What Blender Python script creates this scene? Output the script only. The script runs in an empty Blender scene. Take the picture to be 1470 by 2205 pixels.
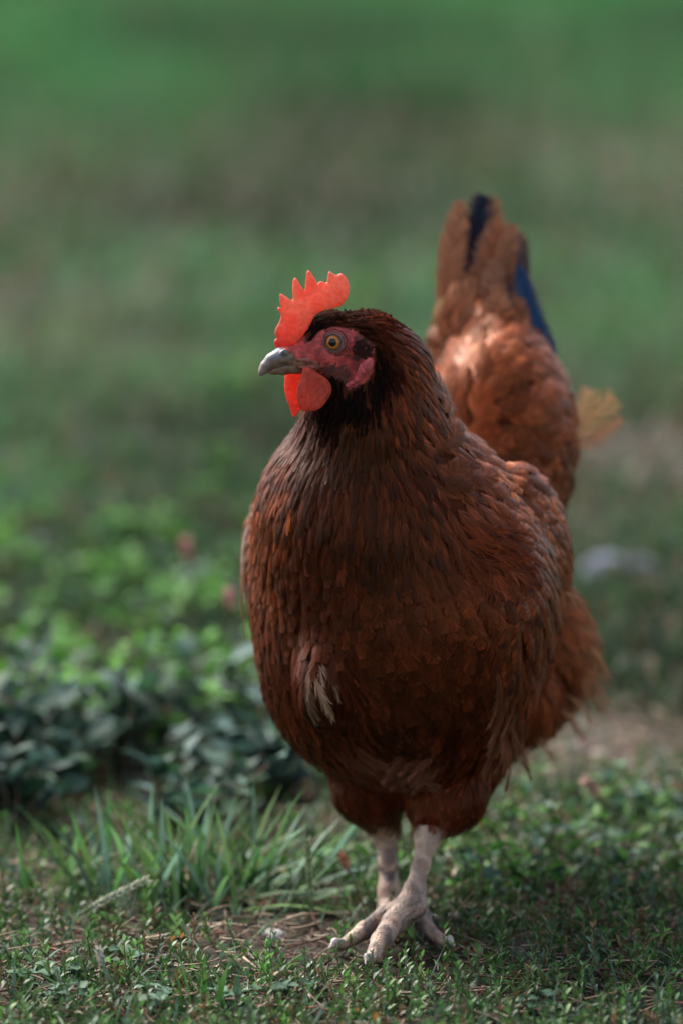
import bpy, math, random
import numpy as np
import openvdb
from mathutils import Vector
from mathutils.bvhtree import BVHTree

random.seed(4); RNG = np.random.default_rng(11)
sc = bpy.context.scene

# ------------------------------------------------------------------ camera
D, H, AP, FPX = 3.5, 0.80, math.radians(8.55), 200/36*2205
cam_d = bpy.data.cameras.new("camera"); cam = bpy.data.objects.new("camera", cam_d)
sc.collection.objects.link(cam); sc.camera = cam
cam.location = (0, -D, H); cam.rotation_euler = (math.pi/2-AP, 0, 0)
cam_d.sensor_fit = 'VERTICAL'; cam_d.sensor_height = 36; cam_d.lens = 200
cam_d.clip_start = 0.1; cam_d.clip_end = 1200
cam_d.dof.use_dof = True; cam_d.dof.focus_distance = 3.45; cam_d.dof.aperture_fstop = 4.0
cam_d.dof.aperture_blades = 0

# ------------------------------------------------------------------ world and sun
SUN_EL, SUN_AZ = math.radians(48), math.radians(-38)     # azimuth from +Y towards +X
w = bpy.data.worlds.new("World"); sc.world = w; w.use_nodes = True
nt = w.node_tree; nt.nodes.clear()
sky = nt.nodes.new('ShaderNodeTexSky'); sky.sky_type = 'NISHITA'; sky.sun_disc = False
sky.sun_elevation = SUN_EL; sky.sun_rotation = SUN_AZ; sky.dust_density = 3.0; sky.air_density = 1.0
bg = nt.nodes.new('ShaderNodeBackground'); bg.inputs[1].default_value = 0.075
wo = nt.nodes.new('ShaderNodeOutputWorld')
hs = nt.nodes.new('ShaderNodeHueSaturation'); hs.inputs['Saturation'].default_value = .55   # thin cloud greys the blue
nt.links.new(sky.outputs[0], hs.inputs['Color']); nt.links.new(hs.outputs[0], bg.inputs[0]); nt.links.new(bg.outputs[0], wo.inputs[0])
sd = bpy.data.lights.new("sun", 'SUN'); sd.energy = 2.7; sd.angle = math.radians(38); sd.color = (1.0, .93, .84)
so = bpy.data.objects.new("sun", sd); sc.collection.objects.link(so)
sdir = Vector((math.sin(SUN_AZ)*math.cos(SUN_EL), math.cos(SUN_AZ)*math.cos(SUN_EL), math.sin(SUN_EL)))
so.rotation_euler = sdir.to_track_quat('Z', 'Y').to_euler(); so.location = (0, 0, 5)

sc.view_settings.view_transform = 'Standard'; sc.view_settings.look = 'None'
sc.view_settings.exposure = 1.74; sc.view_settings.gamma = 1.0
sc.cycles.use_denoising = True
sc.cycles.max_bounces = 6; sc.cycles.transparent_max_bounces = 8

# ------------------------------------------------------------------ helpers
CP = np.array((0, -D, H)); CF = np.array((0, math.cos(AP), -math.sin(AP))); CU = np.array((0, math.sin(AP), math.cos(AP)))
def ray(px, py):
    d = CF + np.array((1., 0, 0))*(px-735)/FPX + CU*(1102.5-py)/FPX
    return d
def P(px, py, Y):
    d = ray(px, py); return CP + d*((Y+D)/d[1])
def G(px, py, z=0.0):
    d = ray(px, py); return CP + d*((z-H)/d[2])
def PP(px, py, p0, n):
    d = ray(px, py); return CP + d*(np.dot(p0-CP, n)/np.dot(d, n))
def nrm(a):
    a = np.asarray(a, float); return a/np.maximum(np.linalg.norm(a, axis=-1, keepdims=True), 1e-12)

def vhash(ix, iy, s):
    n = np.sin(ix*127.1+iy*311.7+s*74.7)*43758.5453; return n-np.floor(n)
def vnoise(x, y, f, s=0):
    x = np.asarray(x)*f; y = np.asarray(y)*f
    ix, iy = np.floor(x), np.floor(y); fx, fy = x-ix, y-iy
    fx = fx*fx*(3-2*fx); fy = fy*fy*(3-2*fy)
    return (vhash(ix, iy, s)*(1-fx)+vhash(ix+1, iy, s)*fx)*(1-fy)+(vhash(ix, iy+1, s)*(1-fx)+vhash(ix+1, iy+1, s)*fx)*fy

def mk(name, V, quads=None, tris=None, col=None, mats=None, parent=None, smooth=True, midx=None):
    V = np.asarray(V, np.float32).reshape(-1, 3)
    q = np.zeros((0, 4), np.int32) if quads is None or len(quads) == 0 else np.asarray(quads, np.int32).reshape(-1, 4)
    t = np.zeros((0, 3), np.int32) if tris is None or len(tris) == 0 else np.asarray(tris, np.int32).reshape(-1, 3)
    me = bpy.data.meshes.new(name)
    me.vertices.add(len(V)); me.vertices.foreach_set('co', V.ravel())
    nl = len(q)*4+len(t)*3; me.loops.add(nl)
    me.loops.foreach_set('vertex_index', np.concatenate([q.ravel(), t.ravel()]).astype(np.int32))
    me.polygons.add(len(q)+len(t))
    st = np.concatenate([np.arange(len(q))*4, len(q)*4+np.arange(len(t))*3]).astype(np.int32)
    me.polygons.foreach_set('loop_start', st)
    me.polygons.foreach_set('use_smooth', np.full(len(st), smooth))
    if midx is not None: me.polygons.foreach_set('material_index', np.asarray(midx, np.int32))
    me.update(calc_edges=True)
    if col is not None:
        a = me.color_attributes.new('Col', 'FLOAT_COLOR', 'POINT')
        c = np.ones((len(V), 4), np.float32); c[:, :3] = np.clip(col, 0, 1); a.data.foreach_set('color', c.ravel())
    o = bpy.data.objects.new(name, me); sc.collection.objects.link(o)
    for m in (mats if isinstance(mats, (list, tuple)) else [mats]):
        if m: me.materials.append(m)
    if parent: o.parent = parent; o.matrix_parent_inverse = parent.matrix_basis.inverted()
    return o
def tag(o, label=None, cat=None, group=None, kind=None):
    for k, v in (('label', label), ('category', cat), ('group', group), ('kind', kind)):
        if v: o[k] = v
    return o
def empty(name, loc):
    o = bpy.data.objects.new(name, None); sc.collection.objects.link(o); o.location = Vector(loc); o.empty_display_size = .02
    return o

def material(name, base=None, attr=True, rough=.6, spec=.4, transl=0., bump=None, sheen=0., sss=0., coat=0., noisecol=0., tint=None, nscale=300., sub_r=(1, .3, .2), coord='Object'):
    m = bpy.data.materials.new(name); m.use_nodes = True; n = m.node_tree; n.nodes.clear(); L = n.links.new
    out = n.nodes.new('ShaderNodeOutputMaterial'); b = n.nodes.new('ShaderNodeBsdfPrincipled')
    b.inputs['Roughness'].default_value = rough; b.inputs['Specular IOR Level'].default_value = spec
    b.inputs['Sheen Weight'].default_value = sheen; b.inputs['Coat Weight'].default_value = coat
    if tint: b.inputs['Specular Tint'].default_value = (*tint, 1)
    if sss:
        b.inputs['Subsurface Weight'].default_value = sss; b.inputs['Subsurface Radius'].default_value = sub_r
        b.inputs['Subsurface Scale'].default_value = .004
    if attr:
        c = n.nodes.new('ShaderNodeAttribute'); c.attribute_name = 'Col'; cs = c.outputs['Color']
    else:
        c = n.nodes.new('ShaderNodeRGB'); c.outputs[0].default_value = (*base, 1); cs = c.outputs[0]
    tc = n.nodes.new('ShaderNodeTexCoord')
    if noisecol:
        no = n.nodes.new('ShaderNodeTexNoise'); no.inputs['Scale'].default_value = nscale; no.inputs['Detail'].default_value = 4
        L(tc.outputs[coord], no.inputs['Vector'])
        mr = n.nodes.new('ShaderNodeMapRange'); mr.inputs[1].default_value = .3; mr.inputs[2].default_value = .7
        mr.inputs[3].default_value = 1-noisecol; mr.inputs[4].default_value = 1+noisecol; L(no.outputs[0], mr.inputs[0])
        mx = n.nodes.new('ShaderNodeVectorMath'); mx.operation = 'SCALE'; L(cs, mx.inputs[0]); L(mr.outputs[0], mx.inputs['Scale']); cs = mx.outputs[0]
    L(cs, b.inputs['Base Color'])
    sh = b.outputs[0]
    if bump:
        kind, scale, dist = bump
        if kind == 'voronoi':
            t = n.nodes.new('ShaderNodeTexVoronoi'); t.feature = 'DISTANCE_TO_EDGE'
        else:
            t = n.nodes.new('ShaderNodeTexNoise'); t.inputs['Detail'].default_value = 5
        t.inputs['Scale'].default_value = scale; L(tc.outputs[coord], t.inputs['Vector'])
        bp = n.nodes.new('ShaderNodeBump'); bp.inputs['Distance'].default_value = dist; bp.inputs['Strength'].default_value = 1
        L(t.outputs[0], bp.inputs['Height']); L(bp.outputs[0], b.inputs['Normal'])
    if transl:
        tr = n.nodes.new('ShaderNodeBsdfTranslucent'); L(cs, tr.inputs[0])
        ms = n.nodes.new('ShaderNodeMixShader'); ms.inputs[0].default_value = transl; L(sh, ms.inputs[1]); L(tr.outputs[0], ms.inputs[2]); sh = ms.outputs[0]
    L(sh, out.inputs[0])
    return m

M_FEATHER = material('feather', rough=.38, spec=.42, transl=.07, tint=(1, .42, .2))
M_QUILL = material('quill_vane', rough=.6, spec=.12, transl=.15)
M_FEATHER_DULL = material('dull_feather', rough=.8, spec=.05, transl=.05)
M_SKIN = material('bare_skin', rough=.5, spec=.4, bump=('noise', 900, .0009), noisecol=.35, nscale=260, sss=.15)
M_SHANK = material('scaly_leg', rough=.55, spec=.4, bump=('voronoi', 330, .0012), noisecol=.3, nscale=160)
M_DOWN = material('under_down', rough=1, spec=0.)
M_COMB = material('comb_flesh', rough=.38, spec=.35, transl=.42, bump=('noise', 950, .0007), noisecol=.10, nscale=220)
M_HORN = material('horn', rough=.45, spec=.5, noisecol=.25, nscale=180, bump=('noise', 400, .0003))
M_EYE = material('eye_gloss', rough=.04, spec=.5)
M_LEAF = material('leaf', rough=.55, spec=.13, transl=.25, noisecol=.2, nscale=200)
M_LEAFLET = material('leaflet', rough=.42, spec=.3, transl=.25, noisecol=.25, nscale=300)
M_GRASS = material('grass_blade', rough=.55, spec=.2, transl=.3)
M_TWIG = material('dry_stem', rough=.8, spec=.2, noisecol=.3, nscale=200)
M_STONE = material('pebble', rough=.8, spec=.3, noisecol=.3, nscale=80, bump=('noise', 150, .002))

# ------------------------------------------------------------------ implicit surfaces
class Field:
    def __init__(s, lo, hi, h):
        s.lo = np.array(lo, float); s.h = h
        s.n = np.ceil((np.array(hi)-s.lo)/h).astype(int)+1
        s.f = np.full(s.n, .05, np.float32)
    def box(s, lo, hi):
        a = np.maximum(np.floor((np.array(lo)-s.lo)/s.h).astype(int), 0); b = np.minimum(np.ceil((np.array(hi)-s.lo)/s.h).astype(int)+1, s.n)
        g = [s.lo[i]+s.h*np.arange(a[i], b[i]) for i in range(3)]
        return a, b, np.meshgrid(*g, indexing='ij', sparse=True)
    def smin(s, a, b, d, k, sub=False):
        sl = tuple(slice(a[i], b[i]) for i in range(3)); f = s.f[sl]
        if sub:
            hh = np.maximum(k-np.abs(f+d), 0)/k; s.f[sl] = np.maximum(f, -d)+hh*hh*k*.25
        else:
            hh = np.maximum(k-np.abs(f-d), 0)/k; s.f[sl] = np.minimum(f, d)-hh*hh*k*.25
    def ell(s, c, r, ax=None, k=.012, sub=False):
        c = np.array(c, float); r = np.array(r, float); R = np.eye(3) if ax is None else np.array(ax)
        m = r.max()+k+.012; a, b, (x, y, z) = s.box(c-m, c+m)
        x, y, z = x-c[0], y-c[1], z-c[2]
        u = [x*R[i, 0]+y*R[i, 1]+z*R[i, 2] for i in range(3)]
        k0 = np.sqrt(sum((u[i]/r[i])**2 for i in range(3))); k1 = np.sqrt(sum((u[i]/r[i]**2)**2 for i in range(3)))
        s.smin(a, b, (k0*(k0-1)/np.maximum(k1, 1e-6)).astype(np.float32), k, sub)
    def cone(s, p, q, ra, rb, k=.006):
        p, q = np.array(p, float), np.array(q, float); m = max(ra, rb)+k+.008
        a, b, (x, y, z) = s.box(np.minimum(p, q)-m, np.maximum(p, q)+m)
        v = q-p; t = np.clip(((x-p[0])*v[0]+(y-p[1])*v[1]+(z-p[2])*v[2])/np.dot(v, v), 0, 1)
        d = np.sqrt((x-p[0]-t*v[0])**2+(y-p[1]-t*v[1])**2+(z-p[2]-t*v[2])**2)-(ra+(rb-ra)*t)
        s.smin(a, b, d.astype(np.float32), k)
    def chain(s, pts, rs, k=.004):
        for i in range(len(pts)-1): s.cone(pts[i], pts[i+1], rs[i], rs[i+1], k)
    def mesh(s):
        g = openvdb.FloatGrid(.05); g.copyFromArray(s.f)
        pts, quads = g.convertToQuads(0.0)
        return pts*s.h+s.lo, quads[:, ::-1].copy()

def axes(fwd, up=(0, 0, 1)):
    f = nrm(fwd); r = nrm(np.cross(f, up)); u = np.cross(r, f); return np.array((f, r, u))

# the hen faces the camera, her body trailing away to the right; head turned to her right
BK = nrm((.36, .93, 0)); HF = nrm((-.95, -.30, -.06))
def mm(px): return px*.286e-3
BF = Field((-.14, -.16, -.01), (.24, .42, .43), .0014)
BA = axes(-BK)                                   # rows: forward, right-ish, up
BF.ell(P(868, 1290, .03), (.088, .096, .098), BA, k=.02)
BF.ell(P(850, 1480, .035), (.066, .076, .062), BA, k=.03)
BF.ell(P(925, 1265, .13), (.13, .068, .085), BA, k=.03)
BF.ell(P(955, 1430, .14), (.07, .046, .064), BA, k=.03)
BF.ell(P(1138, 1405, .205), (.044, .038, .050), BA, k=.010); BF.ell(P(1100, 1500, .18), (.034, .030, .032), BA, k=.010); BF.ell(P(690, 1475, -.035), (.012, .018, .024), k=.014)          # rear fluff
BF.ell(P(1085, 960, .225), (.06, .042, .072), axes(-BK+np.array((0, 0, -.3))), k=.03)     # rump
BF.ell(P(1045, 820, .26), (.032, .026, .045), BA, k=.05)
BF.cone(P(1040, 860, .265), P(1035, 700, .285), .028, .013, k=.02)    # tail root
BF.ell(P(800, 1100, .012), (.070, .069, .062), BA, k=.03)
BF.cone(P(815, 1060, .015), P(812, 925, .0), .062, .044, k=.02)
BF.cone(P(812, 925, .0), P(812, 800, -.012), .044, .030, k=.012)
BF.cone(P(812, 800, -.012), P(790, 735, -.022), .030, .0185, k=.012)
HC = P(735, 742, -.032)
HA = axes(HF)
BF.ell(HC, (.027, .0155, .0185), HA, k=.006)
BF.ell(P(690, 752, -.036), (.018, .0125, .0135), HA, k=.006)
BF.ell(P(705, 712, -.030), (.014, .008, .011), HA, k=.006)
BF.ell(P(735, 790, -.034), (.020, .012, .010), HA, k=.006)
BF.cone(P(680, 765, -.038), P(643, 770, -.0465), .0115, .0074, k=.006)   # face to beak base
BF.cone(P(800, 905, -.02), P(735, 850, -.03), .03, .016, k=.012)       # throat
EYE = PP(718, 737, HC+HA[1]*0-np.array((0, .0155, 0)), nrm(np.array((-.30, .95, 0))))
eye_n = nrm((-.28, -.95, .05))
BF.ell(EYE+eye_n*.000, (.0066, .0066, .003), axes((1, 0, 0), eye_n)[[0, 1, 2]], k=.003, sub=True)
# wings lying on the flanks
wa = nrm(P(1120, 1350, .12)-P(1060, 1040, .05))
BF.cone(P(975, 1085, .030), P(1122, 1190, .066), .033, .028, k=.014)
BF.ell(P(1116, 1205, .062), (.069, .028, .044), np.array((wa, nrm(np.cross(wa, BK)), nrm(np.cross(wa, nrm(np.cross(wa, BK)))))), k=.005)
BF.ell(P(640, 1200, .12), (.05, .03, .055), BA, k=.02)
# drumsticks, shanks, feet
HOCK1, HUB1 = P(921, 1800, .006), G(884, 1950, .030)
HOCK2, HUB2 = P(829, 1790, .075), G(840, 1950, .012)
BF.cone(P(985, 1560, .07), P(955, 1720, .03), .042, .024, k=.014); BF.cone(P(955, 1720, .03), HOCK1+np.array((.002, .004, .003)), .024, .009, k=.008)
BF.cone(P(795, 1600, .07), P(797, 1700, .055), .036, .022, k=.014); BF.cone(P(797, 1700, .055), HOCK2, .022, .008, k=.008)
def toe(pts, rs): BF.chain(pts, rs, .003)
def shank(h, b, r):
    BF.ell(h, (r*1.25,)*3, k=.004)
    BF.chain([h, h*.55+b*.45, b*.8+h*.2, b], [r*1.1, r*.74, r*.95, r*1.25], .005)
shank(HOCK1, HUB1, .0068); shank(HOCK2, HUB2, .0070)
T1 = [[HUB1, G(846, 1987, .021), G(820, 2026, .017), G(797, 2067, .011)],
      [HUB1, G(830, 1972, .020), G(786, 2003, .016), G(736, 2036, .010)],
      [HUB1, G(903, 1972, .020), G(917, 2003, .014), G(955, 2030, .010)],
      [HUB1+np.array((0, .003, -.006)), G(900, 1975, .008), G(905, 1965, .005)]]
R1 = [[.0092, .0072, .0062, .0040], [.0078, .0064, .0056, .0036], [.0078, .0064, .0056, .0038], [.006, .0045, .0035]]
for p_, r_ in zip(T1, R1): toe(p_, r_)
T2 = [[HUB2, HUB2+np.array((.004, -.018, -.004)), HUB2+np.array((.008, -.030, -.007))],
      [HUB2, HUB2+np.array((-.003, -.012, -.004)), HUB2+np.array((-.006, -.020, -.007))],
      [HUB2, HUB2+np.array((.014, -.008, -.004)), HUB2+np.array((.024, -.012, -.007))]]
for p_ in T2: toe(p_, [.006, .005, .0042])
bv, bq = BF.mesh()
# tidy the surface a little (Laplacian) everywhere but keep toes full
print('body verts', len(bv))

# pigment of the bare body: red face, dark ear tuft, pale scaly legs, dark down under the feathers
def to_px(V):
    d = V-CP; z = d@CF; return 735+FPX*d[:, 0]/z, 1102.5-FPX*(d@CU)/z
def inpoly(x, y, poly):
    poly = np.array(poly, float); r = np.zeros(np.shape(x), bool); j = len(poly)-1
    for i in range(len(poly)):
        xi, yi = poly[i]; xj, yj = poly[j]
        r ^= ((yi > y) != (yj > y)) & (x < (xj-xi)*(y-yi)/(yj-yi+1e-9)+xi); j = i
    return r
FACE = [(570, 700), (640, 690), (652, 700), (655, 742), (668, 735), (684, 716), (706, 706), (735, 704), (765, 714), (782, 730), (806, 745), (806, 795), (785, 824), (750, 836), (735, 815), (700, 806), (680, 800), (660, 800), (600, 830), (570, 800)]
bx, by = to_px(bv)
face = inpoly(bx, by, FACE) & (bv[:, 1] < .05)
leg = np.zeros(len(bv), bool)
bc = np.tile(np.array((.075, .022, .011)), (len(bv), 1))
nf = vnoise(bv[:, 0]+bv[:, 1], bv[:, 2], 260, 3)
nf2 = vnoise(bv[:, 0]*.6, bv[:, 2]*1.6+bv[:, 0]*.5, 620, 13)
red = np.array((.50, .058, .052))[None]*(.40+.7*nf[:, None]+.5*nf2[:, None])
ed = np.hypot((bx-718)/1.0, (by-737)/1.0)
red = red*(1-.0*ed[:, None]) + np.clip(1-ed/42, 0, 1)[:, None]*np.array((.22, .08, .07))
lowc = np.clip((by-775)/20, 0, 1)*np.clip((745-bx)/30, 0, 1)*.0
bc[face] = red[face]
mth = face & inpoly(bx, by, [(630, 772), (660, 776), (692, 784), (690, 792), (660, 796), (630, 794)]); bc[mth] = np.array((.26, .14, .09))*(.5+.8*nf[mth][:, None])
bxj = bx+(vnoise(bv[:, 0], bv[:, 2], 700, 51)-.5)*20; byj = by+(vnoise(bv[:, 0], bv[:, 2], 700, 52)-.5)*20
dk = face & (inpoly(bxj, byj, [(752, 745), (768, 732), (790, 733), (802, 745), (800, 762), (775, 772), (757, 775)]))
bc[dk] = np.array((.08, .024, .021))
chk = face & inpoly(bxj, byj, [(672, 800), (690, 783), (740, 790), (762, 800), (752, 838), (720, 820)])
bc[chk] = np.array((.12, .026, .024))
leg = bv[:, 2] < np.where(bx > 868, P(0, 1778, .0)[2], P(0, 1782, .05)[2])
shd = (.32, .225, .18)
ln = vnoise(bv[:, 0]*1.0+bv[:, 1], bv[:, 2], 150, 8)[:, None]; ln2 = vnoise(bv[:, 0], bv[:, 2]*3-bv[:, 1]*2, 110, 9)[:, None]
lc = np.array((.60, .43, .33))*(1-ln) + np.array((.32, .20, .145))*ln
gr = np.clip((ln2-.44)*4, 0, 1)*np.clip((.05-bv[:, 2:3])/.02, .12, 1)
lc = lc*(1-.8*gr)+np.array((.075, .065, .065))*.8*gr
st_ = np.clip(np.sin(bv[:, 2:3]*2900+bv[:, 1:2]*1500+3*ln)*3-1.2, 0, 1)*np.clip(1.2-np.abs(bv[:, 2:3]-.030)/.022, 0, 1)*np.clip(ln2*2.4-.3, 0, 1)
lc = lc*(1-.85*st_)+np.array((.06, .055, .06))*.85*st_
bc[leg] = lc[leg]
fz = bv[bq].mean(1)
lm = leg[bq].all(1)
hen = empty('hen', (0.03, .05, 0))
tag(hen, 'chestnut red hen with bright red comb stepping over the short grass', 'hen')
body = mk('body', bv, quads=bq, col=bc, mats=[M_SKIN, M_SHANK, M_DOWN], parent=hen, midx=np.where(lm, 1, np.where(face[bq].any(1), 0, 2)))
BVH = BVHTree.FromPolygons([tuple(v) for v in bv], [tuple(int(i) for i in f) for f in bq])
# ------------------------------------------------------------------ feathers, each built barb by barb
def wmat(u, S=5):
    """Catmull-Rom weights of S stations along a feather"""
    u = np.clip(u, 0, 1)*(S-1); i = np.minimum(u.astype(int), S-2); t = u-i
    W = np.zeros((len(u), S)); r = np.arange(len(u))
    for k, c in ((-1, -.5*t+t*t-.5*t**3), (0, 1-2.5*t*t+1.5*t**3), (1, .5*t+2*t*t-1.5*t**3), (2, -.5*t*t+.5*t**3)):
        np.add.at(W, (r, np.clip(i+k, 0, S-1)), c)
    return W
def outline(u, shape):
    u = np.clip(u, 0, 1)
    if shape == 'lance':
        return np.where(u < .35, .45+.55*u/.35, np.sqrt(np.clip(1-((u-.35)/.67)**2, 0, 1)))
    if shape == 'long':
        return np.where(u < .2, .3+.7*u/.2, np.clip(1-np.clip((u-.62)/.40, 0, 1)**2.2, 0, 1)**.5)
    return np.where(u < .55, .35+.65*u/.55, np.sqrt(np.clip(1-((u-.55)/.49)**2, 0, 1)))
def template(K, shape, slant=.26, fat=.66):
    ts = np.array((0, .35, .7, 1.)); U, V, B, T, Q, TR = [], [], [], [], [], []
    sp = .96/K; n = 0
    for side in (-1, 1):
        for i in range(K+1):
            u0 = .02+.96*i/K; s = slant*(1-.75*max(0, (u0-.6)/.4)); last = i == K
            b = (i+(K+1)*(side > 0))
            ue = min(1.0, u0+s); ve = outline(np.array([ue if not last else .985]), shape)[0]*side
            if last: ue = 1.0; ve = .12*side
            for j, t in enumerate(ts):
                uu = u0+(ue-u0)*t**.85; vv = ve*t; hw = sp*fat*(1-.72*t**2)
                if j < 3:
                    U += [uu-hw, uu+hw]; V += [vv+hw*.0, vv]; T += [t, t]; B += [b, b]
                else:
                    U += [uu+hw*.2]; V += [vv]; T += [t]; B += [b]
            for j in range(2): Q.append([n+2*j, n+2*j+1, n+2*j+3, n+2*j+2][::side])
            TR.append([n+4, n+5, n+6][::side]); n += 7
    nb = 2*(K+1)                                    # shaft
    for j, u in enumerate(np.linspace(0, .93, 4)):
        U += [u, u]; V += [-.045*(1-u*.7), .045*(1-u*.7)]; T += [-1, -1]; B += [nb, nb]
        if j: Q.append([n+2*j-2, n+2*j-1, n+2*j+1, n+2*j])
    return dict(U=np.array(U), V=np.array(V), B=np.array(B), T=np.array(T), Q=np.array(Q), TR=np.array(TR), nb=nb+1, K=K)
TPL = {k: template(*a) for k, a in dict(round=(15, 'round', .30, .72), lance=(12, 'lance', .34), loose=(15, 'round', .42, .40), wing=(18, 'long', .16, .72), tail=(60, 'long', .13, .9), wisp=(40, 'round', .30, .42), mini=(4, 'lance', .4, .7)).items()}

def build_feathers(name, tk, ST, NO, width, base, parent, tip=None, tipfrac=.8, edge=None, edgeamt=0., camber=.25, jit=.03, loose=.12, var=.22, curl=0., split=None, sec=None):
    """ST (M,5,3) stations, NO (M,5,3) normals, width (M,), base (M,3) colour; one mesh holding this plumage"""
    t = TPL[tk]; M = len(ST); mat_ = M_FEATHER_DULL if name in ('head_feathers', 'ear_tuft') else M_QUILL if name in ('tail', 'tail_coverts', 'ruffled_flank_feather', 'pale') else M_FEATHER; nv = len(t['U']); R = RNG
    isb = t['T'] >= 0; tt = np.clip(t['T'], 0, 1)
    ju = R.normal(0, jit, (M, t['nb']))[:, t['B']]*tt; jl = 1+R.normal(0, loose, (M, t['nb']))[:, t['B']]*tt
    u = np.clip(t['U'][None]+ju, 0, 1.08); v = t['V'][None]*np.where(isb, jl, 1)
    Wm = wmat(t['U']); C = np.einsum('vs,msk->mvk', Wm, ST)
    dW = wmat(t['U']+.02)-wmat(t['U']-.02); Tn = nrm(np.einsum('vs,msk->mvk', dW, ST)+1e-9)
    N = nrm(np.einsum('vs,msk->mvk', Wm, NO)); Bn = nrm(np.cross(N, Tn))
    L = np.linalg.norm(np.diff(ST, axis=1), axis=2).sum(1)
    w = width[:, None]*.5
    off = R.normal(0, 1, (M, t['nb']))[:, t['B']]*tt*w*.035
    nz = -camber*w*v*v + off + np.where(isb, 0, w*.05) + curl*w*tt*tt
    V = C + Bn*(v*w)[..., None] + N*nz[..., None] + Tn*((u-t['U'][None])*L[:, None])[..., None]
    c = np.repeat(base[:, None, :], nv, 1)
    bv_ = np.exp(R.normal(0, var, (M, t['nb'])))[:, t['B']]
    c = c*bv_[..., None]
    uu = np.clip(t['U'], 0, 1)[None, :, None]
    if sec is not None:                               # second colour on one web: amount (M,) sign picks the side
        a = np.clip(np.abs(v)*0+ (np.sign(sec[0])[:, None]*v-sec[2][:, None])*6, 0, 1)[..., None]*np.abs(sec[0])[:, None, None]
        c = c*(1-a)+sec[1][:, None, :]*bv_[..., None]*a
    if tip is not None:
        a = np.clip((uu+.25*(1-tt[None, :, None])*0-tipfrac)/.12, 0, 1)*tip[1][:, None, None]
        c = c*(1-a)+tip[0][:, None, :]*a
    if edgeamt:
        a = (np.abs(tt)**3)[None, :, None]*edgeamt; c = c*(1-a)+edge[:, None, :]*a
    c = np.where(isb[None, :, None], c, c*1.25)
    o = (np.arange(M)*nv)[:, None, None]
    return mk(name, V, quads=(t['Q'][None]+o).reshape(-1, 4), tris=(t['TR'][None]+o).reshape(-1, 3), col=c.reshape(-1, 3), mats=mat_, parent=parent)

def cast(px, py):
    d = nrm(ray(px, py)); h = BVH.ray_cast(Vector(CP), Vector(d)); return None if h[0] is None else np.array(h[0])
BLK = (.009, .006, .0065); DK = (.030, .0095, .0055); CH = (.085, .022, .0095); MID = (.125, .034, .014); BR = (.19, .062, .026); TAN = (.36, .155, .078); RUF = (.15, .036, .014)
GD = []   # position, direction, length, width, kind, colour, dark-tip amount, lift
def g(px, py, d, ln, wd, kind, col, dt=0., lift=1., Y=None):
    p = cast(px, py) if Y is None else P(px, py, Y)
    if p is not None: GD.append((p, nrm(d), ln*1e-3, wd*1e-3, kind, np.array(col), dt, lift))
g(664, 712, (.8, .2, .7), 10, 2.6, 'head', BLK); g(672, 728, (.6, .1, .8), 9, 2.4, 'head', BLK); g(690, 690, (1, .3, .35), 11, 2.8, 'head', DK, .4); g(735, 683, (1, .3, 0), 13, 3, 'head', DK, .4)
g(780, 715, (1, .4, -.5), 12, 3, 'head', DK); g(800, 690, (.9, .5, -.4), 15, 3.5, 'head', CH, .3); g(850, 735, (.6, .5, -.9), 19, 4, 'hackle', CH, .4)
g(812, 770, (.25, .1, -1), 14, 3.4, 'head', BLK); g(805, 820, (.0, 0, -1), 16, 3.8, 'head', BLK); g(760, 850, (-.15, 0, -1), 13, 3.4, 'head', BLK); g(700, 810, (.3, 0, -1), 6, 2, 'head', BLK)
g(700, 870, (-.35, -.1, -1), 12, 3.2, 'head', BLK); g(640, 905, (-.4, -.2, -1), 15, 3.8, 'hackle', DK, .5); g(900, 790, (.5, .5, -1), 22, 4.6, 'hackle', BR, .45)
g(860, 850, (.25, .2, -1), 22, 4.6, 'hackle', CH, .6); g(780, 930, (-.1, -.1, -1), 22, 4.8, 'hackle', DK, .8); g(690, 960, (-.25, -.1, -1), 24, 5.2, 'hackle', DK, .8)
g(620, 990, (-.4, 0, -1), 22, 5, 'hackle', CH, .5); g(930, 880, (.45, .4, -1), 24, 5, 'hackle', BR, .5); g(970, 960, (.45, .5, -1), 28, 5.4, 'hackle', BR, .45)
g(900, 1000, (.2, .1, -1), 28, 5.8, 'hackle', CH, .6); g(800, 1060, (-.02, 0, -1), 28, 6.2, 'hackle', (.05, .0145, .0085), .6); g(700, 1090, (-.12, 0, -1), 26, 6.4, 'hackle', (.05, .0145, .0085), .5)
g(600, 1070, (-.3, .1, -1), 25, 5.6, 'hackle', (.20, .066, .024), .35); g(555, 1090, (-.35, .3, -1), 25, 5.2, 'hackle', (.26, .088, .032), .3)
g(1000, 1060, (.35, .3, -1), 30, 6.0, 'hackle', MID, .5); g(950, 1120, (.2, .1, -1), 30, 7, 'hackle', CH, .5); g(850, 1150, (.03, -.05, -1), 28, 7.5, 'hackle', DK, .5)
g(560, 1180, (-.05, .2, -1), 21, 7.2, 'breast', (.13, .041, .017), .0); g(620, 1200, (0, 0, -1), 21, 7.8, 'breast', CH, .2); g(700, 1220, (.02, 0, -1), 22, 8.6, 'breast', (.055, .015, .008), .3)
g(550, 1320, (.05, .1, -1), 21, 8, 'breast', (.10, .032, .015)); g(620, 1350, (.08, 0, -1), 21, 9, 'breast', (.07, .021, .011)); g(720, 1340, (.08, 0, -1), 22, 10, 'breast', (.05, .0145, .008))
g(830, 1280, (.1, 0, -1), 22, 12, 'breast', (.052, .015, .008)); g(960, 1240, (.15, .05, -1), 22, 13, 'breast', (.085, .023, .010)); g(1050, 1260, (.15, .2, -1), 23, 15, 'breast', (.095, .028, .012))
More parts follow.
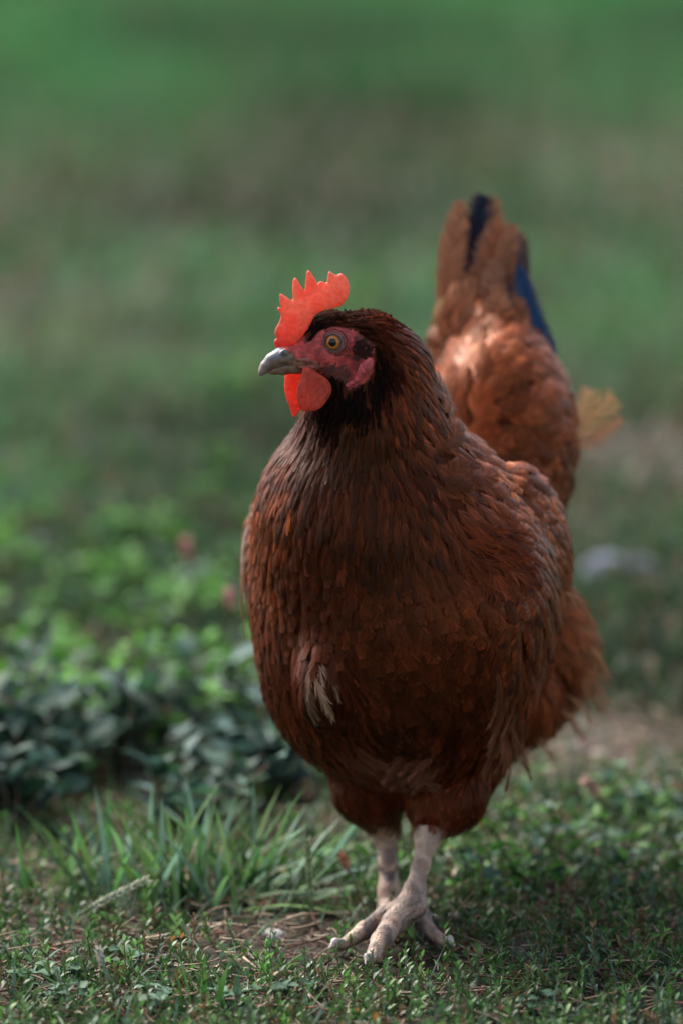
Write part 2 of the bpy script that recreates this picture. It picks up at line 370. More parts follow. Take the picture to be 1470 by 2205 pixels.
g(900, 1380, (.12, 0, -1), 23, 14, 'breast', (.058, .017, .009)); g(1030, 1400, (.12, .1, -1), 24, 15, 'breast', (.07, .02, .009)); g(800, 1420, (.2, 0, -1), 23, 12, 'breast', (.04, .012, .007))  # breast and belly feathers darker towards the middle, lighter at the sides
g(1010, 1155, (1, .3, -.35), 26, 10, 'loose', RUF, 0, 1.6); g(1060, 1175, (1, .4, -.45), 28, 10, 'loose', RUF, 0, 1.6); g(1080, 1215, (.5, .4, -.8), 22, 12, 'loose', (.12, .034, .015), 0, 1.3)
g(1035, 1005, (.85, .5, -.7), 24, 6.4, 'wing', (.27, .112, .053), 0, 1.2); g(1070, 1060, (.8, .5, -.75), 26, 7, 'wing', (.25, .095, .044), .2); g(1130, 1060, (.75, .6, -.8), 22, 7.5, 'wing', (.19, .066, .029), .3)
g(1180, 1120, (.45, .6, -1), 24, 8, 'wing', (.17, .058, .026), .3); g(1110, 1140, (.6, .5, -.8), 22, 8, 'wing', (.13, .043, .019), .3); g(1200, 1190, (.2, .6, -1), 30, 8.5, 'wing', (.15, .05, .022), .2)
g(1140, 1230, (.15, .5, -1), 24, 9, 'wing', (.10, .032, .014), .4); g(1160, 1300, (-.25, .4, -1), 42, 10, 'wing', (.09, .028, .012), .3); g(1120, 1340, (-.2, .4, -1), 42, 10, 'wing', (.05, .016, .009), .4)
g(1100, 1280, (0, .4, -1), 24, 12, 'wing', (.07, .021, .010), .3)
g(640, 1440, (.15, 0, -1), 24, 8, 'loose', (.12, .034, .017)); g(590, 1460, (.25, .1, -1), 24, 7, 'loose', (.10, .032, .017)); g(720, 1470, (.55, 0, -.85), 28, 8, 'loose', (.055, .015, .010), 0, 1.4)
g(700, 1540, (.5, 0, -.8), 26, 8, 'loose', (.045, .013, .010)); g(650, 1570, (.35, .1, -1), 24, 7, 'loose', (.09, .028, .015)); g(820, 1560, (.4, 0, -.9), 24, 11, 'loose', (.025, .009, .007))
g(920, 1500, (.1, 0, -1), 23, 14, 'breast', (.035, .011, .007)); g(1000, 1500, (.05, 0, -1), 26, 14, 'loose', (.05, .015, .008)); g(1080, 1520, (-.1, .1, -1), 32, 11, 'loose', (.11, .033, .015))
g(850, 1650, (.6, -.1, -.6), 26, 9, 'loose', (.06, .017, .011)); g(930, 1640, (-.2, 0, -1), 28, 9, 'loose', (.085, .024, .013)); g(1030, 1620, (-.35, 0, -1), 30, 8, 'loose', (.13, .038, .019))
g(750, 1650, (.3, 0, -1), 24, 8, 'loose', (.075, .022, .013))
g(960, 1720, (.02, -.1, -1), 14, 6, 'thigh', (.105, .028, .014)); g(900, 1750, (.15, 0, -1), 12, 5, 'thigh', (.13, .036, .017)); g(1000, 1740, (-.5, .1, -1), 15, 5.5, 'thigh', (.09, .026, .013))
g(780, 1720, (.3, 0, -1), 14, 6, 'thigh', (.06, .018, .010)); g(830, 1750, (.05, 0, -1), 12, 5, 'thigh', (.08, .024, .012)); g(720, 1690, (.6, .1, -1), 16, 6, 'thigh', (.09, .03, .016))
g(1180, 1350, (.3, .4, -1), 34, 12, 'loose', (0.232, 0.082, 0.035), 0, 1.5); g(1240, 1350, (.5, .5, -1), 34, 12, 'loose', (0.319, 0.132, 0.058), 0, 1.8); g(1200, 1480, (.1, .2, -1), 36, 12, 'loose', (0.203, 0.068, 0.029), 0, 1.4)
g(1130, 1450, (.05, .2, -1), 36, 12, 'loose', (0.189, 0.062, 0.026), 0, 1.3); g(1140, 1560, (-.1, .1, -1), 34, 10, 'loose', (0.174, 0.059, 0.026), 0, 1.4); g(1220, 1290, (.6, .5, -.6), 28, 11, 'loose', (0.290, 0.116, 0.049), 0, 1.7)
SD = (.17, .064, .033)
def sdir_(px): k = np.clip((px-930)/260, 0, 1); return (.05+.75*k, .9, .45-1.3*k)
g(950, 800, sdir_(950), 24, 13, 'saddle', (.26, .105, .055)); g(930, 740, (-.1, .4, .9), 26, 9, 'saddle', (.22, .09, .045)); g(1000, 800, sdir_(1000), 24, 15, 'saddle', (.25, .10, .05))
g(1060, 760, (.2, .7, .5), 22, 12, 'saddle', (.29, .115, .058)); g(1130, 780, sdir_(1110), 24, 14, 'saddle', (.30, .12, .064)); g(1000, 740, (0, .3, 1), 28, 8, 'loose', (.27, .105, .052), 0, 2.)
g(1050, 720, (0.1, .3, 1), 26, 9, 'loose', (.28, .11, .055), 0, 2.)
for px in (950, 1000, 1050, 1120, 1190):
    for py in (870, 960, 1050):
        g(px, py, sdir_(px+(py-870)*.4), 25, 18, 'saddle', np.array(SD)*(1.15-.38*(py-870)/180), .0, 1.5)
g(1205, 880, (.9, .6, -.5), 26, 15, 'saddle', (.27, .115, .065), 0, 1.6)
# the sides turned away
for (px, py, Y) in ((700, 1300, .16), (640, 1200, .12), (900, 1200, .3), (1000, 1000, .33), (1050, 1300, .30)):
    g(px, py, (.3, .9, -.5), 28, 13, 'saddle', SD, Y=Y)
g(780, 760, (.4, .9, -.6), 18, 4, 'hackle', CH, .4, Y=.02); g(800, 950, (.3, .5, -1), 26, 6, 'hackle', CH, .4, Y=.06)
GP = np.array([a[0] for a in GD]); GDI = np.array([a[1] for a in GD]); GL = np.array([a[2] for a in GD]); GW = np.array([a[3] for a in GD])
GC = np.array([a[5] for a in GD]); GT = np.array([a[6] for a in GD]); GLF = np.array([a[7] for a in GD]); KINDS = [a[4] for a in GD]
def guide(p):
    d2 = ((GP-p)**2).sum(1)+4e-6; wt = d2**-1.9; i = int(np.argmin(d2)); wt /= wt.sum()
    return i, wt

tri = bv[bq]; area = .5*np.linalg.norm(np.cross(tri[:, 2]-tri[:, 0], tri[:, 3]-tri[:, 1]), axis=1)
nrmf = nrm(np.cross(tri[:, 2]-tri[:, 0], tri[:, 3]-tri[:, 1]))
mid_ = tri.mean(1); okf = ~(face | leg)[bq].any(1)
fx, fy = to_px(mid_)
okf &= ~((fx > 878) & (fx < 950) & (fy > 1766)); okf &= ~((fx > 800) & (fx < 862) & (fy > 1762)); okf &= ~inpoly(fx, fy, [(540, 690), (650, 690), (653, 744), (660, 800), (600, 900), (540, 830)])
cand = RNG.choice(np.nonzero(okf)[0], size=90000, p=area[okf]/area[okf].sum())
cand_p = mid_[cand]+RNG.normal(0, .0006, (len(cand), 3)); gridh = {}; acc = []
sgn = 1.0 if np.mean((nrmf*(mid_-P(900, 1250, .1))).sum(1)) > 0 else -1.0
for ci, p in zip(cand, cand_p):
    i, wt = guide(p); ln = float(wt@GL); wd = float(wt@GW); r = .37*math.sqrt(ln*wd)
    if KINDS[i] in ('loose', 'thigh'): r *= .82
    if nrmf[ci][1]*sgn > .35: r *= 1.35
    cs = .012; k = tuple((p//cs).astype(int)); bad = False
    for dx in (-1, 0, 1):
        for dy in (-1, 0, 1):
            for dz in (-1, 0, 1):
                for q in gridh.get((k[0]+dx, k[1]+dy, k[2]+dz), ()):
                    if (q[0]-p[0])**2+(q[1]-p[1])**2+(q[2]-p[2])**2 < r*r: bad = True; break
                if bad: break
            if bad: break
        if bad: break
    if bad: continue
    gridh.setdefault(k, []).append(p); acc.append((p, nrmf[ci]*sgn, i, wt, ln, wd))
print('feathers', len(acc))
groups = {}
for p, n, i, wt, ln, wd in acc:
    d = wt@GDI; d = d-n*(d@n)
    if np.linalg.norm(d) < .12: d = GDI[i]-n*(GDI[i]@n)
    if np.linalg.norm(d) < .12: d = np.array((.3, .2, -1.))-n*(n@np.array((.3, .2, -1.)))
    d = nrm(d); d = nrm(d+RNG.normal(0, .11 if KINDS[i] not in ('loose', 'saddle') else .2, 3)*1.); d = nrm(d-n*(d@n))
    ln *= RNG.uniform(.85, 1.15); wd *= RNG.uniform(.88, 1.12); lift = float(wt@GLF)
    kd0 = KINDS[i]; S, N = [], []; q = p.copy(); nn = n.copy(); dd = d
    for s in range(5):
        hgt = (.0005+lift*ln*(.125 if kd0 in ('breast', 'saddle', 'wing', 'loose') else .09)*(s/4)**1.2)+RNG.normal(0, .0002)
        S.append(q+nn*hgt); N.append(nn)
        q2 = q+dd*ln/4; h = BVH.find_nearest(Vector(q2))
        hp = np.array(h[0]); hn = np.array(h[1])*sgn_b if False else np.array(h[1])
        if hn@nn < 0: hn = -hn
        if np.linalg.norm(hp-q2) > .006 or hn@nn < .55:   # leaves the body: hang freely
            nn = nrm(nn*.85+hn*.15); q = q2-nn*.0006
        else: nn = nrm(nn*.35+hn*.65); q = hp
        dd = nrm(dd-nn*(dd@nn))
    kd = KINDS[i]
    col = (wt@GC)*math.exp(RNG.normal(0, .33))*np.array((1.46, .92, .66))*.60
    if KINDS[i] == 'wing': col = np.clip(col*np.array((1.40, 1.5, 1.45)), 0, 1)
    ppx, ppy = to_px(p[None])
    if p[1] < .02 and (inpoly(ppx, ppy, [(676, 1392), (694, 1400), (700, 1430), (690, 1460), (672, 1488), (660, 1480), (660, 1450), (674, 1425)]))[0]: col = np.array((.42, .25, .17))*RNG.uniform(.25, 1.0); ln *= .8; wd *= .7; kd = 'loose'
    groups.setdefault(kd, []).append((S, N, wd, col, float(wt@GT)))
names = dict(head=('head_feathers', 'mini'), hackle=('neck_hackle', 'lance'), breast=('breast_feathers', 'round'), wing=('wing', 'wing'), loose=('fluffy_feathers', 'loose'), thigh=('thigh_feathers', 'loose'), saddle=('saddle_feathers', 'round'))
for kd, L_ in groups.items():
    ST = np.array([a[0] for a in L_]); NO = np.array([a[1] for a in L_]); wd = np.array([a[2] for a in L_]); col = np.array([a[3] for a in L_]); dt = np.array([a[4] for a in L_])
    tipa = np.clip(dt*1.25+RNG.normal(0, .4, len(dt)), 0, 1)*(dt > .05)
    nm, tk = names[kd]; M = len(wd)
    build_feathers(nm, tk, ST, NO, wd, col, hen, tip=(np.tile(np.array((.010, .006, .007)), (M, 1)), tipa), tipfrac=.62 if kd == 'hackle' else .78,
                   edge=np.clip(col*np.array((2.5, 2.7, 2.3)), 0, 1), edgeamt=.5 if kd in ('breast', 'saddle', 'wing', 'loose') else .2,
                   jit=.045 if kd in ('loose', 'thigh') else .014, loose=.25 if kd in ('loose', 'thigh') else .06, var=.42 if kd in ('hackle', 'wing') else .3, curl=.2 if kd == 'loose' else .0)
    print(kd, M)

# big quills: tail, the odd ruffled flank quill
def quill(pts, width, normal, col, sec=None, Y=None):
    a, b, c = [np.array(p) for p in pts]
    if c[1] > .2535 and a[2] < b[2] < c[2]: a = np.array((b[0]*.5+a[0]*.5, .300, a[2]+.006))
    t = np.linspace(0, 1, 5)[:, None]
    S = a*(1-t)*(1-2*t)+b*4*t*(1-t)+c*t*(2*t-1)
    return S, np.tile(nrm(normal), (5, 1)), width, col, sec
NAVY = (.010, .018, .040); BLU = (.018, .060, .15); TL = (.38, .17, .095); BN = (.21, .08, .042)
tail = [
 ((P(985, 780, .284), P(957, 600, .288), P(974, 474, .284)), .0125, (-.5, -1, .1), (.36, .17, .10), None),
 ((P(1085, 780, .296), P(1120, 640, .300), P(1124, 505, .304)), .0125, (.6, -1, .1), (.32, .155, .09), (-1, NAVY, .1)),
 ((P(1050, 760, .262), P(1082, 590, .264), P(1104, 482, .262)), .0140, (.3, -1, .3), (.34, .15, .085), None),
 ((P(980, 790, .275), P(966, 600, .280), P(992, 432, .275)), .0165, (-.35, -1, .1), TL, None),
 ((P(1000, 790, .282), P(1008, 590, .286), P(1040, 418, .280)), .0205, (.05, -1, .2), NAVY, None),
 ((P(1010, 790, .290), P(1045, 590, .294), P(1064, 424, .288)), .016, (.2, -1, .2), (.26, .14, .08), None),
 ((P(1030, 800, .272), P(1042, 620, .274), P(1076, 474, .268)), .0200, (.15, -1, .25), (.33, .135, .075), (1, (.30, .14, .085), .3)),
 ((P(1060, 810, .290), P(1096, 660, .292), P(1106, 490, .296)), .0170, (.4, -1, .2), (.03, .032, .06), (1, (.30, .15, .09), .72)),
 ((P(1010, 810, .262), P(1008, 700, .264), P(1026, 585, .260)), .0270, (.0, -1, .25), BN, None),
 ((P(1045, 810, .258), P(1058, 690, .260), P(1066, 560, .258)), .0180, (.25, -1, .25), (.32, .145, .085), (1, (.44, .25, .17), .5)),
 ((P(1085, 800, .272), P(1104, 700, .274), P(1110, 575, .276)), .0165, (.45, -1, .2), (.20, .085, .055), (1, BLU, .2)),
 ((P(1112, 568, .250), P(1156, 690, .250), P(1192, 772, .250)), .0135, (.6, -1, .25), BLU, (1, (.07, .08, .11), .6)),
 ((P(965, 780, .268), P(944, 720, .270), P(955, 640, .276)), .012, (-.4, -1, .1), (.33, .17, .07), None),
 ((P(1115, 800, .276), P(1140, 740, .278), P(1165, 680, .28)), .013, (.5, -1, .2), BLU, (-1, BN, .1)),
]
for k in range(5):                                    # the far side of the folded tail
    tail.append(((P(1030+8*k, 800, .30+.006*k), P(1040+8*k, 610+12*k, .33+.008*k), P(1060+10*k, 445+22*k, .35+.014*k)), .024, (.9, .2, .1), NAVY if k % 2 else (.06, .03, .025), None))
Q_ = [quill(*t[:4]) for t in tail]; M = len(Q_)
sa = np.array([0 if t[4] is None else t[4][0] for t in tail], float); sca = np.array([(0, 0, 0) if t[4] is None else t[4][1] for t in tail], float); sth = np.array([0 if t[4] is None else t[4][2] for t in tail], float)
build_feathers('tail', 'tail', np.array([q[0] for q in Q_]), np.array([q[1] for q in Q_]), np.array([q[2] for q in Q_])*1.3, np.array([q[3] for q in Q_], float), hen,
               sec=(sa, sca, sth), edge=np.tile(np.array((.36, .2, .12)), (M, 1)), edgeamt=.35, camber=.18, jit=.012, loose=.05, var=.16)
# ruffled quills sticking out of the flank
rq = [((P(1222, 940, .235), P(1246, 892, .238), P(1268, 838, .24)), .024, (.2, -1, .1), (.75, .45, .22)),
      ((P(1224, 945, .236), P(1275, 895, .24), P(1322, 852, .245)), .030, (.1, -1, .2), (.72, .40, .18)),
      ((P(1215, 962, .233), P(1280, 945, .236), P(1336, 902, .24)), .014, (.0, -1, .4), (.6, .28, .14))]
Q_ = [quill(*t) for t in rq]
build_feathers('ruffled_flank_feather', 'wisp', np.array([q[0] for q in Q_]), np.array([q[1] for q in Q_]), np.array([q[2] for q in Q_]), np.array([q[3] for q in Q_], float), hen, camber=.1, jit=.03, loose=.1, var=.2)
# pale far-wing quills showing along the left rim of the breast
rq = [((P(536, 1120, .03), P(521, 1200, .028), P(528, 1300, .03)), .004, (-.8, -.6, 0), (.5, .42, .36)), ((P(530, 1200, .03), P(519, 1280, .028), P(530, 1380, .03)), .0035, (-.8, -.6, 0), (.3, .13, .07))]
Q_ = [quill(*t) for t in rq]
build_feathers('far_wing_quills', 'loose', np.array([q[0] for q in Q_]), np.array([q[1] for q in Q_]), np.array([q[2] for q in Q_]), np.array([q[3] for q in Q_], float), hen, jit=.04, loose=.2, var=.3)

# long wing quills closing over the flank
wq = []
for i in range(9):
    k = i/8; wq.append(((P(1150+55*k, 1060+60*k, .055), P(1178+44*k, 1190+25*k, .045+.018*k), P(1118+92*k, 1400-165*k, .062+.02*k)), .012, (.75, -.75, .1), np.array((.10, .032, .014))*(.7+.6*RNG.random())))
Q_ = [quill(*t) for t in wq]
build_feathers('wing_quills', 'tail', np.array([q[0] for q in Q_]), np.array([q[1] for q in Q_]), np.array([q[2] for q in Q_]), np.array([q[3] for q in Q_], float), hen, edge=np.tile(np.array((.30, .13, .07)), (len(Q_), 1)), edgeamt=.4, jit=.006, loose=.03, var=.18, camber=.3)
# fringes: the skirt over the legs and long curved plumes by the thigh
fr = []
def onbody(px, py, off): p = cast(px, py); return None if p is None else p-nrm(ray(px, py))*off
for i in range(20):
    k = RNG.random(); x0 = 690+170*k+RNG.normal(0, 10); y0 = 1590+75*k+RNG.normal(0, 12); a_, b_ = onbody(x0, y0, .002), onbody(x0+42, y0+34, .006)
    if a_ is None or b_ is None: continue
    c_ = b_+np.array((.017, -.002, -.007))*RNG.uniform(.5, 1.1); fr.append(((a_, b_, c_), .0065, (0, -1, .2), np.array((.085, .026, .016))*RNG.uniform(.45, 1.2)))
for i in range(16):
    x0 = 905+RNG.uniform(-25, 75); y0 = 1610+RNG.normal(0, 18); a_, b_ = onbody(x0, y0, .002), onbody(x0-35, y0+45, .006)
    if a_ is None or b_ is None: continue
    c_ = b_+np.array((-.010, -.002, -.010))*RNG.uniform(.6, 1.2); fr.append(((a_, b_, c_), .0065, (0, -1, .2), np.array((.10, .032, .019))*RNG.uniform(.5, 1.2)))
for i in range(14):
    x0 = 1075+RNG.uniform(-25, 45); y0 = 1400+RNG.uniform(0, 120); a_, b_ = onbody(x0, y0, .002), onbody(x0+12, y0+65, .007)
    if a_ is None or b_ is None: continue
    c_ = b_+np.array((-.010, -.002, -.030))*RNG.uniform(.6, 1.1); fr.append(((a_, b_, c_), .0055, (.3, -1, .1), np.array((.12, .040, .021))*RNG.uniform(.45, 1.4)))
for i in range(4):
    x0 = 1060+RNG.uniform(-20, 60); y0 = 1560+RNG.uniform(-10, 30); a_ = onbody(x0, y0, .003)
    if a_ is None: continue
    b_ = a_+np.array((.004, -.004, -.018)); c_ = b_+np.array((RNG.uniform(-.006, .016), -.002, -.020))*RNG.uniform(.6, 1.2); fr.append(((a_, b_, c_), .0060, (.3, -1, .1), np.array((.12, .042, .022))*RNG.uniform(.5, 1.2)))
for i in range(26):        # wisps at the edge of the rear fluff
    y0 = RNG.uniform(1280, 1600); xe = np.interp(y0, (1250, 1300, 1420, 1500, 1570, 1620), (1205, 1245, 1270, 1245, 1190, 1140)); a_ = onbody(xe-22, y0-14, .001)
    if a_ is None: continue
    c_ = a_+np.array((.016, .004, -.020))*RNG.uniform(.7, 1.4); fr.append(((a_, (a_+c_)/2+np.array((.002, 0, .002)), c_), .0065, (.4, -1, .1), np.array((.34, .15, .075))*RNG.uniform(.6, 1.3)))
Q_ = [quill(*t) for t in fr]
build_feathers('leg_fringe', 'loose', np.array([q[0] for q in Q_]), np.array([q[1] for q in Q_]), np.array([q[2] for q in Q_]), np.array([q[3] for q in Q_], float), hen, jit=.03, loose=.15, var=.4, edge=np.tile(np.array((.34, .16, .09)), (len(Q_), 1)), edgeamt=.3)

# tail coverts: broad soft feathers climbing from the saddle on to the tail
cv = []
for i in range(44):
    k = RNG.random(); x0 = 922+k*200+RNG.normal(0, 6); y0 = 770+RNG.uniform(-35, 45)-20*math.sin(k*3.14)+55*max(0, .3-k)/.3; x1 = x0*.45+1025*.55+(k-.5)*90; y1 = y0-RNG.uniform(70, 135)
    yy = .236-.012*math.sin(k*3.14)+RNG.uniform(0, .014); a_ = P(x0, y0, yy+.008); b_ = P((x0+x1)/2-(12 if k < .5 else -8), (y0+y1)/2, yy); c_ = P(x1, y1, yy+.010-.006*RNG.random())
    cv.append(((a_, b_, c_), RNG.uniform(.010, .016), ((k-.5)*.8, -1, .3), np.array((.27, .105, .052))*RNG.uniform(.6, 1.3)))
Q_ = [quill(*t) for t in cv]
build_feathers('tail_coverts', 'round', np.array([q[0] for q in Q_]), np.array([q[1] for q in Q_]), np.array([q[2] for q in Q_]), np.array([q[3] for q in Q_], float), hen, jit=.02, loose=.10, var=.25, edge=np.tile(np.array((.42, .22, .13)), (len(Q_), 1)), edgeamt=.45, camber=.3, curl=.06)
# ------------------------------------------------------------------ comb, wattles, beak, eye, claws
def inflate(name, poly, p0, n, T, w_, mat, colf, res=.0005, warp=0.):
    n = nrm(n); ex = nrm(np.cross(n, (0, 0, 1))); ez = np.cross(ex, n)
    if ex[0] < 0: ex = -ex
    pts = np.array([PP(x, y, p0, n) for x, y in poly]); u = (pts-p0)@ex; v = (pts-p0)@ez
    m = .003; F = Field((u.min()-m, -T-m, v.min()-m), (u.max()+m, T+m, v.max()+m), res)
    gu = F.lo[0]+res*np.arange(F.n[0]); gv = F.lo[2]+res*np.arange(F.n[2]); X, Z = np.meshgrid(gu, gv, indexing='ij')
    d = np.full(X.shape, 1e9)
    for i in range(len(u)):
        j = (i+1) % len(u); ax_, az = u[i], v[i]; bx_, bz = u[j]-ax_, v[j]-az
        t = np.clip(((X-ax_)*bx_+(Z-az)*bz)/(bx_*bx_+bz*bz+1e-15), 0, 1); d = np.minimum(d, np.hypot(X-ax_-t*bx_, Z-az-t*bz))
    ins = inpoly(X, Z, np.stack([u, v], 1)); d = np.where(ins, d, -d)
    th = T*np.sqrt(np.clip(d/w_, 0, 1))*(1+.22*(vnoise(X, Z, 300, 5)-.5)+.2*(vnoise(X, Z, 700, 6)-.5))
    nn = F.lo[1]+res*np.arange(F.n[1]); nn = nn[None, :, None]-warp*(np.sin(X*160+1)*np.cos(Z*120))[:, None, :]
    f = np.where(d[:, None, :] > 0, np.abs(nn)-th[:, None, :], np.abs(nn)-d[:, None, :])
    F.f[:] = np.clip(f, -.01, .01).astype(np.float32)
    V, Q = F.mesh(); du = np.interp(V[:, 0], gu, np.arange(len(gu))).astype(int); dv = np.interp(V[:, 2], gv, np.arange(len(gv))).astype(int)
    dist = d[du, dv]; W = p0+V[:, :1]*ex+V[:, 1:2]*n+V[:, 2:3]*ez
    return mk(name, W, quads=Q, col=colf(W, dist), mats=mat, parent=hen)
def cr(pts): return [(530+x/3.675, 560+y/3.675) for x, y in pts]
def chaikin(p):
    p = np.array(p, float); q = np.roll(p, -1, 0); return np.stack([p*.8+q*.2, p*.2+q*.8], 1).reshape(-1, 2)
hn = nrm(np.cross(HF, (0, 0, 1))); hn = hn if hn[1] > 0 else -hn
COMB = cr([(232, 690), (216, 645), (245, 618), (226, 590), (234, 540), (262, 490), (276, 432), (244, 390), (250, 368), (270, 374), (283, 405), (265, 330), (262, 270), (277, 264), (325, 298), (370, 322), (364, 230), (372, 160), (386, 136), (402, 146), (432, 205), (467, 250), (468, 180), (478, 90), (490, 76), (506, 88), (530, 130), (553, 160), (564, 198), (572, 176), (595, 165), (620, 178), (640, 182), (645, 120), (655, 86), (672, 94), (700, 115), (722, 118), (745, 103), (770, 112), (797, 145), (817, 205), (806, 275), (770, 345), (735, 370), (680, 385), (610, 400), (540, 440), (510, 500), (490, 560), (470, 640), (430, 690), (360, 700), (300, 715), (262, 722)])
def combcol(W, d):
    k = vnoise(W[:, 0], W[:, 2], 700, 2)[:, None]; k2 = vnoise(W[:, 0], W[:, 2], 130, 12)[:, None]; c = np.array((.88, .27, .17))*(.82+.2*k+.2*k2); c = c*(1-np.clip(k2-.5, 0, 1)*np.array((.2, .9, .9)))
    lo = np.clip((P(0, 650, 0)[2]-W[:, 2:3])/.02, 0, 1); c = c*(1-lo*np.array((.15, .5, .5)))
    tipc = np.clip(1-d[:, None]/.0009, 0, 1)*(vnoise(W[:, 0], W[:, 2], 120, 7)[:, None] > .5); return c*(1-.3*tipc)+np.array((.5, .3, .25))*.3*tipc
comb = inflate('comb', chaikin(COMB), HC-hn*.002, hn, .0034, .006, M_COMB, combcol, warp=.0012)
W1 = cr([(330, 850), (312, 890), (300, 945), (300, 1020), (316, 1090), (334, 1140), (352, 1190), (362, 1238), (376, 1246), (392, 1235), (430, 1190), (470, 1130), (500, 1000), (480, 880), (430, 850)])
W2 = cr([(450, 850), (440, 895), (418, 955), (398, 1015), (395, 1070), (404, 1130), (430, 1178), (470, 1196), (520, 1200), (570, 1185), (615, 1150), (655, 1095), (677, 1045), (676, 1000), (660, 960), (625, 925), (580, 900), (520, 862), (480, 845)])
def wcol(W, d): k = vnoise(W[:, 0], W[:, 2], 500, 4)[:, None]; return np.array((.86, .13, .08))*(.85+.3*k)
inflate('wattle', chaikin(W1), P(660, 840, -.038), nrm(hn+np.array((.25, 0, 0))), .0022, .004, M_COMB, wcol, warp=.0015)
inflate('wattle', chaikin(W2), P(675, 835, -.054), nrm(hn+np.array((-.25, 0, .0))), .0024, .004, M_COMB, lambda W, d: wcol(W, d)*.85, warp=.0012)
EL = cr([(990, 765), (1002, 800), (1000, 850), (975, 890), (930, 930), (880, 975), (830, 1008), (795, 1010), (780, 985), (800, 970), (840, 950), (870, 915), (880, 870), (900, 820), (940, 790)])
inflate('earlobe', chaikin(EL), P(775, 800, -.052), nrm((.22, .97, .1)), .0026, .003, M_SKIN, lambda W, d: np.array((.55, .09, .10))*(.6+.9*vnoise(W[:, 0]+W[:, 2], W[:, 2]*.4, 1100, 4)[:, None]))
# feathered ear opening
et = []
for k in range(46):
    a_ = P(756+RNG.uniform(0, 32), 738+RNG.uniform(0, 26), -.0515); d_ = nrm((.75, .1, RNG.uniform(-.7, .5)))*RNG.uniform(.005, .008)
    et.append(((a_, a_+d_*.5+np.array((0, -.0012, 0)), a_+d_+np.array((0, -.0004, 0))), .0019, (0, -1, 0), (.04, .014, .012) if RNG.random() < .95 else (.09, .04, .035)))
Q_ = [quill(*t) for t in et]
build_feathers('ear_tuft', 'mini', np.array([q[0] for q in Q_]), np.array([q[1] for q in Q_]), np.array([q[2] for q in Q_]), np.array([q[3] for q in Q_], float), hen)
# beak
def yb(px): return -.0462-(640-px)*.286e-3*.30
def B(px, py, dy=0.): return P(px, py, yb(px)+dy)
bf = Field(B(540, 830)-.012, B(680, 720)+np.array((.012, .02, .012)), .0005)
bf.chain([B(648, 770), B(628, 766), B(607, 769), B(587, 778), B(572, 790), B(564, 801), B(562, 805.5)], [.0056, .0058, .0055, .0045, .0030, .0015, .0007], .003)
bf.ell(B(618, 757, -.0055), (.0042, .0016, .0022), axes((-.9, -.3, -.2)), k=.001)
bf.ell(B(625, 752, -.0068), (.0026, .0014, .0008), axes((-.9, -.3, .25)), k=.0006, sub=True)
V, Q = bf.mesh(); zx, zy = to_px(V)
kk = vnoise(V[:, 0], V[:, 2], 420, 3)[:, None]; tb = np.clip((zy-(762+(610-zx)*.38))/9, 0, 1)[:, None]
cb = np.array((.20, .20, .23))*(1-tb)+np.array((.25, .16, .115))*tb; cb = cb*(.35+.75*kk); tipb = np.clip((585-zx)/25, 0, 1)[:, None]*.5; cb = cb*(1-tipb)+np.array((.30, .25, .25))*tipb
skn = (zy < 743+(zx-602)*.80) & (zx > 602); cb[skn] = np.array((.46, .07, .06))*(.5+.8*kk[skn])
beak = mk('beak', V, quads=Q, col=cb, mats=M_HORN, parent=hen)
bf = Field(B(560, 830)-.008, B(690, 760)+np.array((.008, .02, .008)), .0005)
bf.chain([B(664, 786), B(640, 788), B(610, 793), B(588, 797), B(577, 799)], [.0040, .0046, .0038, .0026, .0012], .002)
V, Q = bf.mesh(); kk = vnoise(V[:, 0], V[:, 2], 300, 5)[:, None]
mk('lower_bill', V, quads=Q, col=np.array((.21, .125, .08))*(.5+.9*kk), mats=M_HORN, parent=beak)
# fleshy corner of the mouth
gf = Field(P(620, 830, -.075), P(710, 740, -.03), .0006)
gf.chain([P(640, 774, -.0535), P(664, 776, -.0515), P(688, 783, -.0485)], [.0013, .0018, .0012], .001); gf.chain([P(645, 790, -.052), P(668, 792, -.0505), P(688, 785, -.048)], [.0012, .0016, .001], .001)
V, Q = gf.mesh(); mk('gape', V, quads=Q, col=np.tile(np.array((.33, .10, .08)), (len(V), 1)), mats=M_SKIN, parent=hen)
# eye
ec = EYE-eye_n*.0022; ea = axes((1, 0, 0), eye_n); n1, n2 = 40, 80
th = np.linspace(0, math.pi, n1); ph = np.linspace(0, 2*math.pi, n2, endpoint=False)
e1 = nrm(np.cross(eye_n, (0, 0, 1))); e2 = np.cross(e1, eye_n); rE = .0060
Vv = np.array([[ec+rE*(eye_n*math.cos(a)*.82+(e1*math.cos(b)+e2*math.sin(b))*math.sin(a)) for b in ph] for a in th])
Cc = np.zeros(Vv.shape); ra = rE*np.sin(th)
for i in range(n1):
    r_ = ra[i] if th[i] < math.pi/2 else 1
    for j in range(n2):
        q = RNG.uniform(.85, 1.15); Cc[i, j] = (.003, .003, .003) if r_ < .0024 else ((.52*q, .17*q, .02*q) if r_ < .0038 else ((.26*q, .08*q, .015*q) if r_ < .0048 else (.03, .012, .008)))
idx = np.arange(n1*n2).reshape(n1, n2); qd = np.stack([idx[:-1], idx[1:], np.roll(idx, -1, 1)[1:], np.roll(idx, -1, 1)[:-1]], -1).reshape(-1, 4)
mk('eye', Vv.reshape(-1, 3), quads=qd, col=Cc.reshape(-1, 3), mats=M_EYE, parent=hen)
